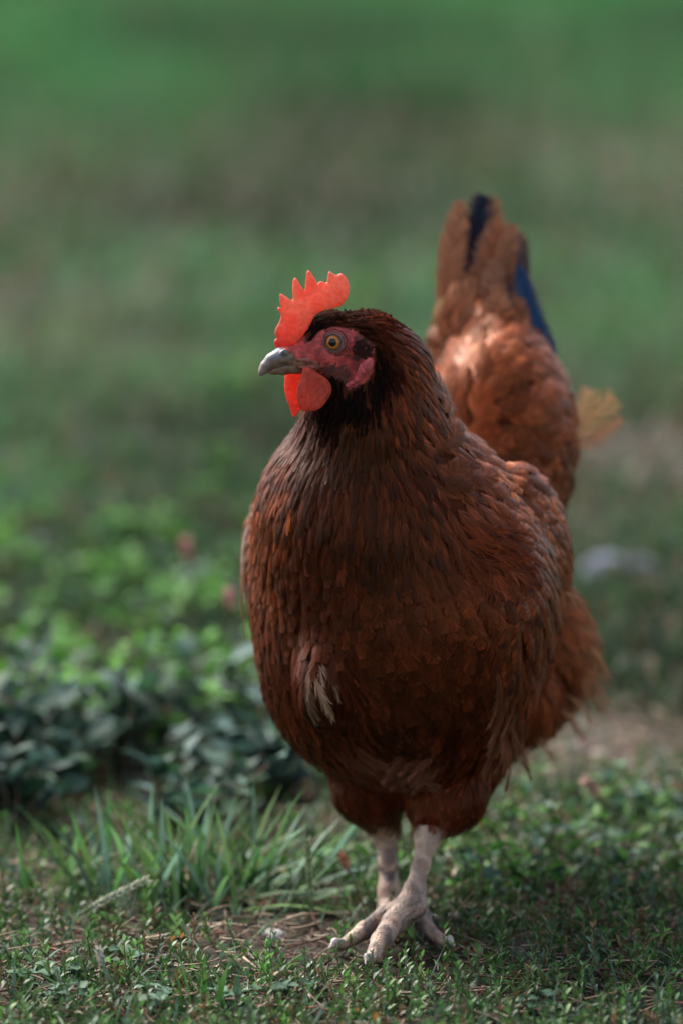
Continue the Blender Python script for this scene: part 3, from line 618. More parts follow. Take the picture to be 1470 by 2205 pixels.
def ring(R_, r_, off, sy=1.):
    A = np.linspace(0, 2*math.pi, 72, endpoint=False); Bq = np.linspace(0, 2*math.pi, 10, endpoint=False)
    V = np.array([[ec+eye_n*(off+r_*math.sin(b))+(e1*math.cos(a)+e2*math.sin(a)*sy)*(R_+r_*math.cos(b)+.00018*math.sin(a*9)) for b in Bq] for a in A]); i = np.arange(720).reshape(72, 10)
    return V.reshape(-1, 3), np.stack([i, np.roll(i, -1, 0), np.roll(np.roll(i, -1, 0), -1, 1), np.roll(i, -1, 1)], -1).reshape(-1, 4)
EV, EQ, EC = [], [], []; n = 0
for R_, r_, off, c_ in ((.0053, .0006, .0030, (.10, .055, .05)), (.0061, .0006, .0026, (.22, .12, .11)), (.0072, .0008, .0018, (.26, .06, .06)), (.0087, .0009, .0006, (.26, .045, .045))):
    v_, q_ = ring(R_, r_, off, .93); EV.append(v_); EQ.append(q_+n); n += len(v_); EC.append(np.tile(np.array(c_), (len(v_), 1)))
mk('eyelid', np.concatenate(EV), quads=np.concatenate(EQ), col=np.concatenate(EC), mats=M_SKIN, parent=hen)
# claws
def claw(p, d, L_):
    f = Field(np.array(p)-.016, np.array(p)+.016, .0006); d = nrm(d); dn = np.array((0, 0, -1))
    pts = [p, p+d*L_*.5+np.array((0, 0, .0022)), p+d*L_+np.array((0, 0, -.0008))]; f.chain(pts, [.0030, .0023, .0006], .002); V, Q = f.mesh()
    k = vnoise(V[:, 0]+V[:, 1], V[:, 2], 500, 3)[:, None]; mk('claw', V, quads=Q, col=np.array((.42, .37, .35))*(.55+.7*k), mats=M_HORN, parent=body)
for t_ in T1[:3]: claw(t_[-1]+np.array((0, 0, .0015)), (t_[-1]-t_[-2])*np.array((1, 1, .3)), .0125)
for t_ in T2: claw(t_[-1], (t_[-1]-t_[-2])*np.array((1, 1, .2)), .010)
# ------------------------------------------------------------------ ground
def gh(x, y):
    return (.010*(vnoise(x, y, 3.1, 1)-.5)+.006*(vnoise(x, y, 11, 2)-.5))*np.clip((y+.05)/.6+.25, .25, 3)+.0035*(vnoise(x, y, 45, 3)-.5)+.002*(vnoise(x, y, 130, 4)-.5)-.0015
def grow(a, s, r, end):
    o = [a]
    while o[-1] < end: s *= r; o.append(o[-1]+s)
    return np.array(o[1:])
xn = np.arange(-.75, .75, .005); xs = np.concatenate([-grow(.75, .005, 1.09, 500)[::-1], xn, grow(.75, .005, 1.09, 500)])
yn = np.arange(-.5, 1.3, .005); ys = np.concatenate([-grow(.5, .005, 1.12, 60)[::-1], yn, grow(1.3, .005, 1.06, 700)])
X, Y = np.meshgrid(xs, ys, indexing='ij'); Z = np.where((np.abs(X) < 60) & (np.abs(Y) < 80), gh(X, Y), 0)
def gauss(x, y, px, py, sx, sy):
    c = G(px, py); return np.exp(-((x-c[0])/sx)**2-((y-c[1])/sy)**2)
def bare(x, y):
    """how bare the soil is, 0..1"""
    b = np.clip((vnoise(x, y, 2.3, 21)*.6+vnoise(x, y, 6, 22)*.4-.52)*3.5, 0, 1)*np.where(y > 1.6, .42, .6)
    b += .65*gauss(x, y, 600, 2030, .07, .09)+.2*gauss(x, y, 780, 2000, .10, .07)+1.1*gauss(x, y, 1330, 1610, .09, .16)+.8*gauss(x, y, 1420, 1000, .22, .45)
    b += .40*gauss(x, y, 200, 740, .35, .45)+.40*gauss(x, y, 0, 420, .25, .8)+.35*gauss(x, y, 560, 480, .25, .9)+.28*gauss(x, y, 1250, 280, .6, .7)+.4*gauss(x, y, 1420, 430, .2, .8)+.5*gauss(x, y, 650, 1790, .05, .05)
    b -= .7*gauss(x, y, 300, 900, .4, .4)+.8*gauss(x, y, 1400, 620, .4, .7)+.6*gauss(x, y, 850, 620, .25, .6)+.8*np.clip((y-5.8)/2, 0, 1)
    return np.clip(b, 0, 1)
bz = bare(X, Y); n1_ = vnoise(X, Y, 60, 31); n2_ = vnoise(X, Y, 9, 32)
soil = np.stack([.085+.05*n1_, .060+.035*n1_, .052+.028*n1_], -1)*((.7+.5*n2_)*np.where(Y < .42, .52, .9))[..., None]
grn = np.stack([.022+.01*n1_, .045+.02*n1_, .022+.008*n1_], -1)
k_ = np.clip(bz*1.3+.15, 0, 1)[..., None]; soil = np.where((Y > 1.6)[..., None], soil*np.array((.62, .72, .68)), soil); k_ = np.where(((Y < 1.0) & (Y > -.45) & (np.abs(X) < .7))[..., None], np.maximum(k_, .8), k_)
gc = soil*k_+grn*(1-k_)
idx = np.arange(X.size).reshape(X.shape); gq = np.stack([idx[:-1, :-1], idx[1:, :-1], idx[1:, 1:], idx[:-1, 1:]], -1).reshape(-1, 4)
M_SOIL = material('soil', rough=.9, spec=.2, bump=('noise', 220, .004), noisecol=.4, nscale=160)
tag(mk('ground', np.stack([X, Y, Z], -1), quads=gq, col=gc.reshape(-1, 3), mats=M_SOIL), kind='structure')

def visible_x(y, margin=1.35, extra=.25):
    return (y+D)*(735/FPX)*margin+extra
def scatter(n, y0, y1, margin=1.35, extra=.25, power=1.):
    y = y0+(y1-y0)*RNG.random(n)**power; x = (RNG.random(n)*2-1)*visible_x(y, margin, extra); return x, y

def blades(x, y, h, wd, col, lean=.35, az=None, bend=.5, segs=4, z0=None):
    M = len(x); az = RNG.uniform(0, 2*np.pi, M) if az is None else az
    ln = np.abs(RNG.normal(lean, lean*.45, M)); bn = bend*RNG.uniform(.3, 1.5, M); z0 = gh(x, y) if z0 is None else z0
    t = np.linspace(0, 1, segs+1); ang = ln[:, None]+bn[:, None]*t[None]     # angle from vertical along the blade
    ds = h[:, None]/segs; hx = np.concatenate([np.zeros((M, 1)), np.cumsum(np.sin(ang[:, :-1])*ds, 1)], 1); hz = np.concatenate([np.zeros((M, 1)), np.cumsum(np.cos(ang[:, :-1])*ds, 1)], 1)
    C = np.stack([x[:, None]+hx*np.cos(az)[:, None], y[:, None]+hx*np.sin(az)[:, None], np.maximum(z0[:, None]+hz, z0[:, None]+.001)], -1)
    fa = az+np.pi/2+RNG.normal(0, .5, M); side = np.stack([np.cos(fa), np.sin(fa), RNG.normal(0, .2, M)], -1)
    w_ = wd[:, None]*.5*np.array([.7, 1, .9, .6, 0][:segs+1] if segs == 4 else [.8, 1, 0])[None]
    Lf = C-side[:, None]*w_[..., None]; Rt = C+side[:, None]*w_[..., None]
    V = np.empty((M, 2*segs+1, 3)); V[:, 0:2*segs:2] = Lf[:, :-1]; V[:, 1:2*segs:2] = Rt[:, :-1]; V[:, -1] = C[:, -1]
    q = np.array([[2*i, 2*i+1, 2*i+3, 2*i+2] for i in range(segs-1)]); tr = np.array([[2*segs-2, 2*segs-1, 2*segs]])
    o = (np.arange(M)*(2*segs+1))[:, None, None]
    cc = col[:, None, :]*np.linspace(.85, 1.15, 2*segs+1)[None, :, None]
    return V.reshape(-1, 3), (q[None]+o).reshape(-1, 4), (tr[None]+o).reshape(-1, 3), cc.reshape(-1, 3)
def pick(M, cols, p=None, sd=.2):
    c = np.array(cols, float)[RNG.choice(len(cols), M, p=p)]; return c*np.exp(RNG.normal(0, sd, (M, 1)))
class Acc:
    def __init__(s): s.V, s.Q, s.T, s.C, s.n = [], [], [], [], 0
    def add(s, V, Q, T, C):
        V = np.asarray(V).reshape(-1, 3); s.V.append(V); s.C.append(np.asarray(C).reshape(-1, 3))
        if Q is not None and len(Q): s.Q.append(np.asarray(Q)+s.n)
        if T is not None and len(T): s.T.append(np.asarray(T)+s.n)
        s.n += len(V)
    def mk(s, name, mat, parent=None):
        return mk(name, np.concatenate(s.V), quads=np.concatenate(s.Q) if s.Q else None, tris=np.concatenate(s.T) if s.T else None, col=np.concatenate(s.C), mats=mat, parent=parent)

def leaves(p, d, n, L, W, col, fold=.25, droop=.2):
    """oval leaves: base point, direction, normal, length, width"""
    M = len(p); d = nrm(d); s = nrm(np.cross(d, n)); n = np.cross(s, d)
    us = np.array((0, .25, .5, .75, 1.)); ws = np.array((.12, .8, 1, .72, 0)); V = np.empty((M, 15, 3))
    for i, (u, wv) in enumerate(zip(us, ws)):
        c = p+d*(L*u)[:, None]-n*(droop*L*u*u)[:, None]
        for j, sg in enumerate((-1, 0, 1)):
            V[:, 3*i+j] = c+s*(sg*wv*W*.5)[:, None]+n*(abs(sg)*fold*wv*W*.5)[:, None]
    q = [[3*i+j, 3*i+j+1, 3*i+j+4, 3*i+j+3] for i in range(4) for j in range(2)]
    o = (np.arange(M)*15)[:, None, None]; cc = np.repeat(col[:, None], 15, 1); cc[:, 1::3] *= 1.25
    return V.reshape(-1, 3), (np.array(q)[None]+o).reshape(-1, 4), None, cc.reshape(-1, 3)
def tubes(A, Bm, Cc, r0, r1, col, sides=4, segs=4):
    """curved thin stems A -> Bm -> Cc"""
    M = len(A); t = np.linspace(0, 1, segs+1)[None, :, None]
    C = A[:, None]*(1-t)**2+Bm[:, None]*2*t*(1-t)+Cc[:, None]*t*t; T = nrm(np.gradient(C, axis=1))
    up = np.where(np.abs(T[..., 2:3]) > .9, np.array((1., 0, 0)), np.array((0, 0, 1.))); s = nrm(np.cross(T, up)); b = np.cross(s, T)
    r = r0[:, None]+(r1-r0)[:, None]*t[0, :, 0][None]
    V = np.stack([C+(s*math.cos(a)+b*math.sin(a))*r[..., None] for a in np.arange(sides)*2*math.pi/sides], 2)
    i = np.arange((segs+1)*sides).reshape(segs+1, sides); q = np.stack([i[:-1], np.roll(i, -1, 1)[:-1], np.roll(i, -1, 1)[1:], i[1:]], -1).reshape(-1, 4)
    o = (np.arange(M)*(segs+1)*sides)[:, None, None]
    return V.reshape(-1, 3), (q[None]+o).reshape(-1, 4), None, np.repeat(col, (segs+1)*sides, 0)

GRN = [(.045, .125, .035), (.032, .095, .038), (.06, .14, .03), (.05, .10, .055)]
BLG = [(.055, .115, .085), (.07, .13, .10), (.04, .10, .065)]
BRN = [(.14, .095, .065), (.10, .06, .045), (.22, .17, .12)]
# lawn, from behind the hen out to the far field
def lawn(name, n, y0, y1, hh, wd, power=1., clump=True):
    x, y = scatter(n, y0, y1, power=power); keep = RNG.random(n) > bare(x, y)*.82; x, y = x[keep], y[keep]; M = len(x)
    tone = vnoise(x, y, 1.3, 41); t2 = vnoise(x, y, 4.5, 42); far = np.clip((y-3.6)/4.2, 0, 1)
    c = pick(M, GRN+BLG[:1], sd=.22); t3 = np.clip((vnoise(x*1.6, y*.6, 1.7, 47)-.3)*2.2, 0, 1); t4 = vnoise(x*2.4, y*.8, 1.9, 48); c *= ((.35+.65*tone+.35*t2)*(.35+.65*t3+.5*t4))[:, None]
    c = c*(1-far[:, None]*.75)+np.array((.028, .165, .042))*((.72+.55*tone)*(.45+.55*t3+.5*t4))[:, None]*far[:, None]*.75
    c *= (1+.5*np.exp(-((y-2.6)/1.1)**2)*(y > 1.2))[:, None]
    dry = RNG.random(M) < .10+.4*bare(x, y)+.35*np.clip(vnoise(x*2, y*.7, 2.1, 49)-.55, 0, 1)*(y > 1.5)+.13*np.exp(-((y-5.0)/1.5)**2); c[dry] = pick(dry.sum(), BRN)*.8
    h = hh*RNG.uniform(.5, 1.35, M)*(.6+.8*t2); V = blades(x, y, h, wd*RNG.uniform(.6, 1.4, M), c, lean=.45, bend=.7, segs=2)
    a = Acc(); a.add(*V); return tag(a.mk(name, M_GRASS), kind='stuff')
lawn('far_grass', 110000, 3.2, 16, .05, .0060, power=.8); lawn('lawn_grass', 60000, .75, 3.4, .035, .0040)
# the same turf carried on to the sides and in front, outside this view
x = RNG.uniform(-5, 5, 130000); y = -2.6+14*RNG.random(130000)**1.35; keep = (np.abs(x) > visible_x(y, 1.2, .06)) | (y < -.42); x, y = x[keep], y[keep]
c = pick(len(x), GRN+BRN[:1], sd=.25)*(.5+.6*vnoise(x, y, 1.3, 41))[:, None]; a = Acc(); a.add(*blades(x, y, RNG.uniform(.02, .055, len(x)), RNG.uniform(.003, .006, len(x)), c, lean=.5, bend=.7, segs=2)); tag(a.mk('surrounding_grass', M_GRASS), kind='stuff')
# a rougher, farther field beyond, in broad tussocks
x, y = scatter(40000, 14, 60, margin=1.6, extra=1); c = pick(len(x), GRN[:2]); a = Acc(); a.add(*blades(x, y, np.full(len(x), .12), np.full(len(x), .02), c, segs=2)); tag(a.mk('distant_grass', M_GRASS), kind='stuff')

# creeping knotgrass: wiry stems with small oval leaves
def knotgrass(x, y, hmin, hmax, leafL, bright=1., nl=13):
    M = len(x); st, lf = Acc(), Acc(); z = gh(x, y); A = np.stack([x, y, z], -1); h = RNG.uniform(hmin, hmax, M); az = RNG.uniform(0, 6.28, M); ln = RNG.uniform(.15, 1.3, M)
    D1 = np.stack([np.cos(az)*np.sin(ln), np.sin(az)*np.sin(ln), np.cos(ln)], -1); Cc = A+D1*h[:, None]; Bm = A+D1*h[:, None]*.5+np.stack([np.cos(az), np.sin(az), -np.ones(M)*.2], -1)*(h*.18)[:, None]
    sc_ = pick(M, [(.13, .14, .07), (.22, .12, .08), (.18, .11, .07), (.10, .12, .06)])
    st.add(*tubes(A, Bm, Cc, np.full(M, .00065), np.full(M, .0004), sc_, sides=3, segs=3))
    pl, dl, nl_, LL, CL = [], [], [], [], []
    cb_ = pick(M, [(.055, .135, .030), (.04, .10, .03), (.075, .14, .045), (.055, .10, .06), (.11, .075, .04)], p=[.28, .28, .2, .16, .08], sd=.38)*bright
    for k in range(nl):
        t = ((k+1+RNG.uniform(-.3, .3, M))/nl)**.75; t = np.clip(t, .08, 1)[:, None]; p = A*(1-t)**2+Bm*2*t*(1-t)+Cc*t*t
        ph = k*2.4+RNG.uniform(-.4, .4, M); sd_ = np.stack([np.cos(ph), np.sin(ph), np.full(M, .45)], -1); d = nrm(sd_+D1*(.5+1.1*t)); pl.append(p); dl.append(d)
        nl_.append(nrm(D1+np.array((0, 0, .6))-sd_*.3+RNG.normal(0, .25, (M, 3)))); LL.append(leafL*RNG.uniform(.6, 1.25, M)*(1.15-.45*t[:, 0])); CL.append(cb_*RNG.uniform(.75, 1.3, (M, 1)))
    p, d, n, L_, c = map(np.concatenate, (pl, dl, nl_, LL, CL)); yel = RNG.random(len(p)) < .004; c[yel] = np.array((.28, .12, .03))
    lf.add(*leaves(p, d, n, L_, L_*RNG.uniform(.32, .5, len(p)), c)); return st, lf
def mat_patch(n, x0, x1, y0, y1): return RNG.uniform(x0, x1, n), RNG.uniform(y0, y1, n)
x, y = scatter(5200, -.42, .55, margin=1.25, extra=.06); pb = bare(x, y); lx = np.clip((x+.05)/.1, 0, 1)
keep = RNG.random(len(x)) > pb*.95+.30*(1-lx)*(y > -.1); foot = np.hypot((x-.025)/.065, (y+.072)/.072) < 1; keep &= ~(foot & (RNG.random(len(x)) < .74))
x, y = x[keep], y[keep]
st, lf = knotgrass(x, y, .012, .036, .0072, 1.0, nl=11); root = tag(lf.mk('knotgrass', M_LEAFLET), kind='stuff'); tag(st.mk('knotgrass_stems', M_TWIG), kind='stuff')
# dry stalks, straw and crumbs of leaf lying on the soil
x, y = scatter(15000, -.42, 1.3, margin=1.2, extra=.05); M = len(x); z = gh(x, y)+RNG.uniform(.0005, .014, M); az = RNG.uniform(0, 6.28, M); L_ = RNG.uniform(.006, .042, M)*RNG.uniform(.3, 1, M)
A = np.stack([x, y, z], -1); Dd = np.stack([np.cos(az), np.sin(az), RNG.normal(0, .18, M)], -1)*L_[:, None]; a = Acc()
a.add(*tubes(A, A+Dd*.5+RNG.normal(0, .0015, (M, 3)), A+Dd, np.full(M, .0006)*RNG.uniform(.5, 1.7, M), np.full(M, .0003), pick(M, BRN+[(.12, .05, .035), (.30, .24, .18)], sd=.3), sides=3, segs=3))
x, y = scatter(4200, -.42, 1.2, margin=1.2, extra=.05); M = len(x); A = np.stack([x, y, gh(x, y)+.001], -1); d = nrm(RNG.normal(0, 1, (M, 3))*np.array((1, 1, .3)))
L2 = RNG.uniform(.002, .008, M); a.add(*leaves(A, d, nrm(RNG.normal(0, .5, (M, 3))+np.array((0, 0, 1))), L2, L2*.6, pick(M, BRN+[(.09, .05, .045), (.18, .08, .04)], sd=.3)))
tag(a.mk('dry_litter', M_TWIG), kind='stuff')
# short grass blades scattered among the knotgrass
x, y = scatter(4200, -.42, .9, margin=1.2, extra=.05); kf = np.hypot((x-.03)/.075, (y+.06)/.075) > 1; x, y = x[kf], y[kf]; M = len(x); a = Acc(); a.add(*blades(x, y, RNG.uniform(.012, .045, M), RNG.uniform(.0009, .0022, M), pick(M, GRN+BLG), lean=.7, bend=.7)); tag(a.mk('short_grass', M_GRASS), kind='stuff')

# grass tufts with spreading flat blades
def grass_tuft(loc, n, hmin, hmax, label, spread=.012, lean=.8, az0=None, bright=1., group=None):
    r = empty('grass_tuft', (loc[0], loc[1], 0)); tag(r, label, 'grass tuft', group)
    x = loc[0]+RNG.normal(0, spread, n); y = loc[1]+RNG.normal(0, spread, n); az = None if az0 is None else RNG.normal(az0, .5, n)
    a = Acc(); a.add(*blades(x, y, RNG.uniform(hmin, hmax, n), RNG.uniform(.0026, .0058, n), pick(n, [(.05, .15, .04), (.06, .13, .05), (.09, .17, .05), (.10, .18, .13)], sd=.35)*1.1*bright, lean=lean, bend=.55, az=az)); a.mk('green_blades', M_GRASS, r)
    m = max(n//4, 8); x = loc[0]+RNG.normal(0, spread, m); y = loc[1]+RNG.normal(0, spread, m); a = Acc(); a.add(*blades(x, y, RNG.uniform(hmin*.7, hmax*.8, m), RNG.uniform(.0015, .003, m), pick(m, BRN[2:]+[(.3, .25, .17)]), lean=lean*1.3, bend=.5)); a.mk('dry_blades', M_GRASS, r)
c_ = G(400, 1950); grass_tuft(c_, 70, .045, .095, 'spreading tuft of grass left of the hen with many upright green blades', spread=.022, lean=.55)
c_ = G(380, 1930); grass_tuft(c_, 14, .06, .095, 'tallest upright bright blades rising from the middle of the left tuft', spread=.035, lean=.45, bright=1.0)
c_ = G(230, 1930); grass_tuft(c_, 34, .04, .085, 'thin leaning grass tuft at the far left of the bank edge', spread=.02, lean=.5)
c_ = G(560, 1945); grass_tuft(c_, 60, .05, .10, 'low grass tuft whose flat blades lie towards the hen feet', spread=.02, lean=1.15, az0=0.1)
c_ = G(500, 1890); grass_tuft(c_, 44, .04, .08, 'small bluish grass tuft behind the spreading tuft', spread=.03, lean=.9)
def stalk(name, label, cat, pts, r, col, head=None):
    e = empty(name, (pts[0][0], pts[0][1], 0)); tag(e, label, cat); A, Bm, Cc = [np.array(p)[None] for p in pts]
    a = Acc(); a.add(*tubes(A, Bm, Cc, np.array([r]), np.array([r*.6]), np.array([col], float), sides=6, segs=10)); a.mk('stem', M_TWIG, e)
    if head:
        n, f0, L_, hc, rad = head; t = np.linspace(f0, 1, n)[:, None]; p = A*(1-t)**2+Bm*2*t*(1-t)+Cc*t*t; ph = np.arange(n)*2.4
        ax = nrm(Cc-Bm); s = nrm(np.cross(ax, (0, 1, .1))); b = np.cross(s, ax); rr = s*np.cos(ph)[:, None]+b*np.sin(ph)[:, None]
        a = Acc(); a.add(*leaves(p+rr*rad*.3, nrm(rr+ax*1.1), nrm(rr-ax*.5), np.full(n, L_), np.full(n, L_*.6), pick(n, [hc], sd=.2), fold=.5)); a.mk('flower_head', M_LEAF, e)
SP = (.12, .17, .09)
stalk('seed_spike', 'upright pale green seed spike of grass in front of the far leg', 'seed spike', (P(675, 1968, 0.03), P(664, 1880, .03), P(662, 1808, .03)), .0009, SP, (60, .25, .004, (.17, .22, .13), .0012))
stalk('seed_spike', 'pale seed spike bent to the right over the grass tuft', 'seed spike', (G(150, 1990), P(170, 1960, .0), P(318, 1893, .0)), .0009, SP, (60, .45, .004, (.36, .38, .30), .0012))
stalk('leaning_stalk', 'long blurred grass stem leaning in at the bottom left edge', 'grass stem', (P(290, 2300, -.20), P(255, 2150, -.20), P(212, 2045, -.19)), .0016, (.13, .22, .15), (16, .85, .004, (.35, .33, .3), .002))
stalk('leaning_stalk', 'single green grass stem lying from the front toe to the bottom edge', 'grass stem', (P(700, 2220, -.16), P(750, 2150, -.14), P(800, 2090, -.115)), .0010, (.09, .17, .06))
a = Acc(); e = empty('grass_tuft', (P(430, 2180, -.22)[0], -.22, 0)); tag(e, 'few soft green blades standing up at the bottom edge near the frame', 'grass tuft')
a.add(*blades(P(440, 2180, -.2)[0]+RNG.normal(0, .006, 5), np.full(5, -.2), RNG.uniform(.03, .06, 5), np.full(5, .005), pick(5, [(.08, .2, .04)]), lean=.15)); a.mk('green_blades', M_GRASS, e)
stalk('smartweed_stalk', 'pink budded stalk standing nearest the hen breast on the left', 'flower stalk', (P(560, 1560, .62), P(520, 1400, .62), P(492, 1275, .62)), .0011, (.10, .13, .07), (34, .86, .005, (.42, .22, .22), .003))
stalk('smartweed_stalk', 'tall pink budded stalk above the left weed bank', 'flower stalk', (P(440, 1450, .85), P(430, 1300, .85), P(400, 1165, .85)), .0012, (.10, .13, .07), (40, .84, .006, (.42, .22, .22), .004))
stalk('smartweed_stalk', 'pink budded stalk leaning left over the soil right of the hen', 'flower stalk', (P(1350, 1800, .26), P(1315, 1730, .26), P(1258, 1680, .26)), .0010, (.13, .11, .07), (44, .70, .005, (.45, .30, .26), .003))
stalk('smartweed_stalk', 'thin brown stalk with tiny buds beside the hind leg', 'flower stalk', (P(790, 1975, .04), P(765, 1900, .04), P(735, 1840, .04)), .0007, (.14, .07, .05), (20, .75, .004, (.25, .11, .08), .002))
stalk('dry_twig', 'dark upright twig between the right toe and the low leaves', 'twig', (P(1010, 2030, .03), P(1006, 1990, .03), P(994, 1958, .03)), .0012, (.08, .05, .04))

# leafy weeds: stem and broad leaves
def weed(name, loc, hgt, nl, LL, cols, label, cat, group, spread=.5, nst=5, wr=.55):
    e = empty(name, (loc[0], loc[1], 0)); tag(e, label, cat, group); z = float(gh(np.array(loc[0]), np.array(loc[1])))
    A = np.tile(np.array((loc[0], loc[1], z)), (nst, 1))+RNG.normal(0, .006, (nst, 3))*np.array((1, 1, 0)); az = RNG.uniform(0, 6.28, nst); ln = RNG.uniform(.1, spread*1.6, nst)
    D1 = np.stack([np.cos(az)*np.sin(ln), np.sin(az)*np.sin(ln), np.cos(ln)], -1); hh = hgt*RNG.uniform(.6, 1.1, nst)[:, None]; Cc = A+D1*hh; Bm = A+(D1*.4+np.array((0, 0, .25)))*hh
    a = Acc(); a.add(*tubes(A, Bm, Cc, np.full(nst, .0012), np.full(nst, .0006), pick(nst, [(.10, .12, .06), (.13, .08, .06)]), sides=4, segs=5)); a.mk('stem', M_TWIG, e)
    k = RNG.integers(0, nst, nl); t = np.clip(RNG.random(nl)**.7, .1, 1)[:, None]; p = A[k]*(1-t)**2+Bm[k]*2*t*(1-t)+Cc[k]*t*t; ph = RNG.uniform(0, 6.28, nl)
    sd_ = np.stack([np.cos(ph), np.sin(ph), RNG.uniform(-.1, .7, nl)], -1); d = nrm(sd_+D1[k]*.5); n = nrm(np.array((0, 0, 1.))+RNG.normal(0, .35, (nl, 3))); L_ = LL*RNG.uniform(.6, 1.25, nl)
    a = Acc(); a.add(*leaves(p, d, n, L_, L_*wr*RNG.uniform(.8, 1.15, nl), pick(nl, cols, sd=.25), droop=.3)); a.mk('foliage', M_LEAF, e)
gl = 'blurred weeds in the leafy bank left of the hen'
LG = [(.06, .17, .025), (.08, .2, .035), (.045, .12, .03)]; LB = [(.035, .08, .065), (.06, .11, .10), (.022, .055, .04), (.03, .085, .04)]
for i in range(34):        # bluish broad leaves at the foot of the bank
    px = -140+(i % 26)*31+RNG.uniform(-12, 12); Y_ = RNG.uniform(.30, .70); c_ = P(px, 1600, Y_)
    if c_[0] > P(640, 1600, Y_)[0]: c_[0] -= .05
    weed('broadleaf_weed', c_, RNG.uniform(.045, .095), 36, .024, LB, 'low bluish broad-leaved weed at the dark foot of the left bank', 'weed', gl+', bluish ones', nst=6)
for i in range(76):        # brighter, finer ones above and behind
    px = -160+(i % 22)*36+RNG.uniform(-14, 14); Y_ = .50+2.3*RNG.random()**1.8; c_ = P(px, 1400, Y_)
    weed('leafy_weed', c_, RNG.uniform(.05, .115)*max(.32, 1.25-.5*Y_), 50, .0150, [np.array(q)*np.array((1.2, 1.35, .9)) for q in LG]+LB[1:2], 'bright green small-leaved weed higher up in the left bank', 'weed', gl+', bright ones', nst=7, wr=.45)
for i in range(30):        # low leafy plants on the right, behind the feet
    px = 950+(i % 15)*42+RNG.uniform(-14, 14); Y_ = RNG.uniform(.10, .42); c_ = P(px, 1850, Y_)
    weed('trailing_weed', c_, RNG.uniform(.02, .045), 30, .013, LG+[(.06, .13, .09)]+LB[:1], 'low green leafy weed in the strip right of the feet', 'weed', 'low weeds right of the feet', nst=6, spread=.8)
for i in range(10):
    c_ = P(560+i*34, 1850, RNG.uniform(.12, .45)); weed('trailing_weed', c_, RNG.uniform(.02, .04), 26, .012, LG+LB[:2], 'low leafy weed in the dim gap around the hind leg', 'weed', 'low weeds round the hind leg', nst=5, spread=.8)
# clover rosettes in the very front
def clover(px, py, lab):
    c_ = G(px, py); e = empty('clover', (c_[0], c_[1], 0)); tag(e, lab, 'clover'); nst = 5; z = float(gh(np.array(c_[0]), np.array(c_[1])))
    az = RNG.uniform(0, 6.28, nst); A = np.tile(np.array((c_[0], c_[1], z)), (nst, 1)); Cc = A+np.stack([np.cos(az)*.010, np.sin(az)*.010, RNG.uniform(.008, .018, nst)], -1)
    a = Acc(); a.add(*tubes(A, (A+Cc)/2+np.array((0, 0, .004)), Cc, np.full(nst, .0005), np.full(nst, .0004), pick(nst, [(.10, .12, .06)]), segs=3)); a.mk('stem', M_TWIG, e)
    a = Acc(); col = pick(nst, [(.05, .11, .06), (.07, .13, .09)])
    for k in range(3):
        ph = az+k*2.09; d = np.stack([np.cos(ph), np.sin(ph), np.full(nst, .1)], -1); a.add(*leaves(Cc, d, np.tile((0., 0, 1), (nst, 1))+RNG.normal(0, .2, (nst, 3)), np.full(nst, .0085), np.full(nst, .0085), col, droop=.1))
    a.mk('leaflets', M_LEAF, e)
for px, py, lab in ((75, 2150, 'bluish clover second from the bottom left corner'), (150, 2180, 'clover low beside the leaning foreground stem'), (135, 2130, 'rounded clover just above the bottom left corner'), (265, 2100, 'clover right of the blurred foreground stem'), (500, 2170, 'bright clover near the middle of the bottom edge'), (330, 2190, 'dark clover at the bottom edge left of centre'), (640, 2170, 'clover below the long middle toe'), (1150, 2190, 'clover at the bottom edge right of centre')): clover(px, py, lab)
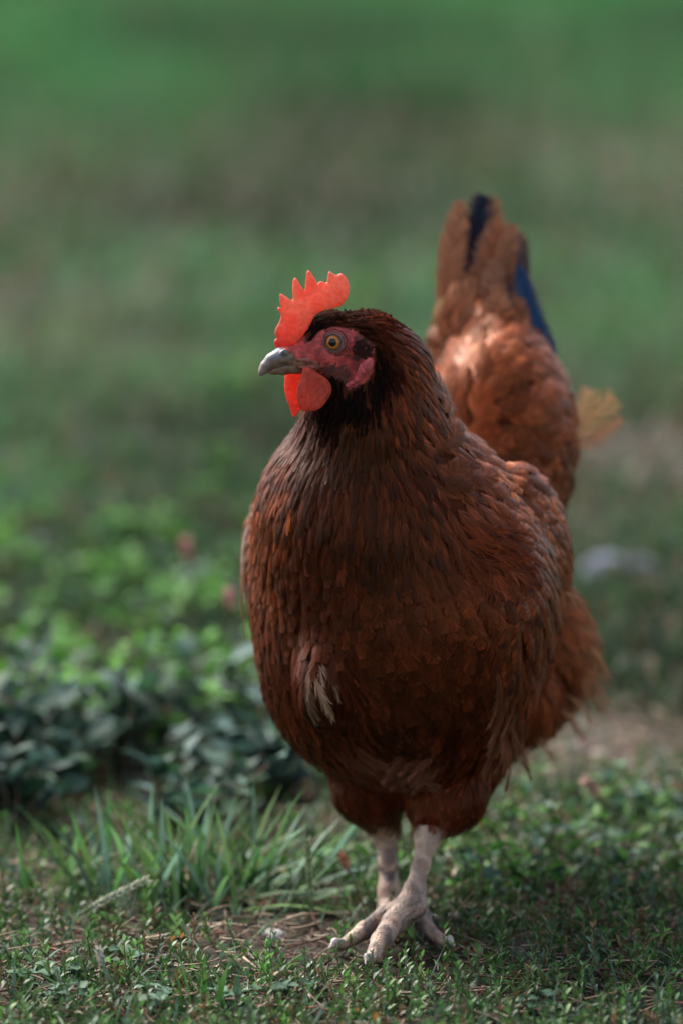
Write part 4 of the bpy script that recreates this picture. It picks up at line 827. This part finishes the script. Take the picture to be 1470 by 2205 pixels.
# upright sprigs on the right in the focus plane
def sprig(px, py, h, lab):
    c_ = G(px, py); e = empty('knotgrass_sprig', (c_[0], c_[1], 0)); tag(e, lab, 'sprig')
    st, lf = knotgrass(np.array([c_[0], c_[0]+.004, c_[0]-.003]), np.array([c_[1]]*3), h*.7, h, .0105, 1.25, nl=9); st.mk('stem', M_TWIG, e); lf.mk('foliage', M_LEAF, e)
for a_ in ((1290, 2075, .045, 'tallest fresh green sprig right of the feet'), (1445, 2060, .035, 'pale green sprig close to the right edge'), (1240, 2040, .03, 'small sprig left of the tallest right sprig'), (1400, 1990, .04, 'sprig behind the pale one near the right edge'), (1110, 2110, .028, 'sprig right of the outer toe and lower'), (320, 2010, .035, 'leaning sprig in front of the left grass tuft'), (370, 2050, .03, 'short sprig in the left foreground soil'), (210, 2060, .03, 'sprig with bright leaves at lower left'), (720, 2060, .022, 'tiny sprig under the inner toe')): sprig(*a_)
# stones
def stone(px, py, r, col, lab, Y=None, flat=.6):
    c_ = G(px, py); f = Field(c_-r*1.6, c_+r*1.6, r/9)
    for k in range(4): f.ell(c_+RNG.normal(0, r*.25, 3)*np.array((1, 1, .4))+np.array((0, 0, r*.2)), (r*RNG.uniform(.6, .85), r*RNG.uniform(.5, .75), r*flat*.8), axes(RNG.normal(0, 1, 3)*np.array((1, 1, .1))), k=r*.3)
    V, Q = f.mesh(); o = mk('stone', V-c_, quads=Q, col=np.tile(np.array(col), (len(V), 1)), mats=M_STONE); o.location = c_; tag(o, lab, 'stone')
stone(1285, 1250, .026, (.15, .17, .25), 'blurred pale blue-grey stone behind the hen, left of a pair'); stone(1358, 1240, .022, (.13, .15, .22), 'blurred grey stone, right of the pale pair')
stone(1230, 1622, .009, (.36, .34, .36), 'small pale stone on the bare soil beside the tail fluff'); stone(1283, 1628, .008, (.40, .37, .34), 'small cream stone on the bare soil, right of the paler one')
stone(590, 2022, .008, (.34, .32, .31), 'rounded grey pebble on the soil left of the inner toe'); stone(350, 2070, .006, (.26, .22, .23), 'small purplish pebble in the left foreground soil'); stone(1420, 1710, .008, (.28, .27, .32), 'small grey stone near the right edge')
stone(300, 1690, .010, (.30, .36, .38), 'pale stone glinting in the dark foot of the left bank')
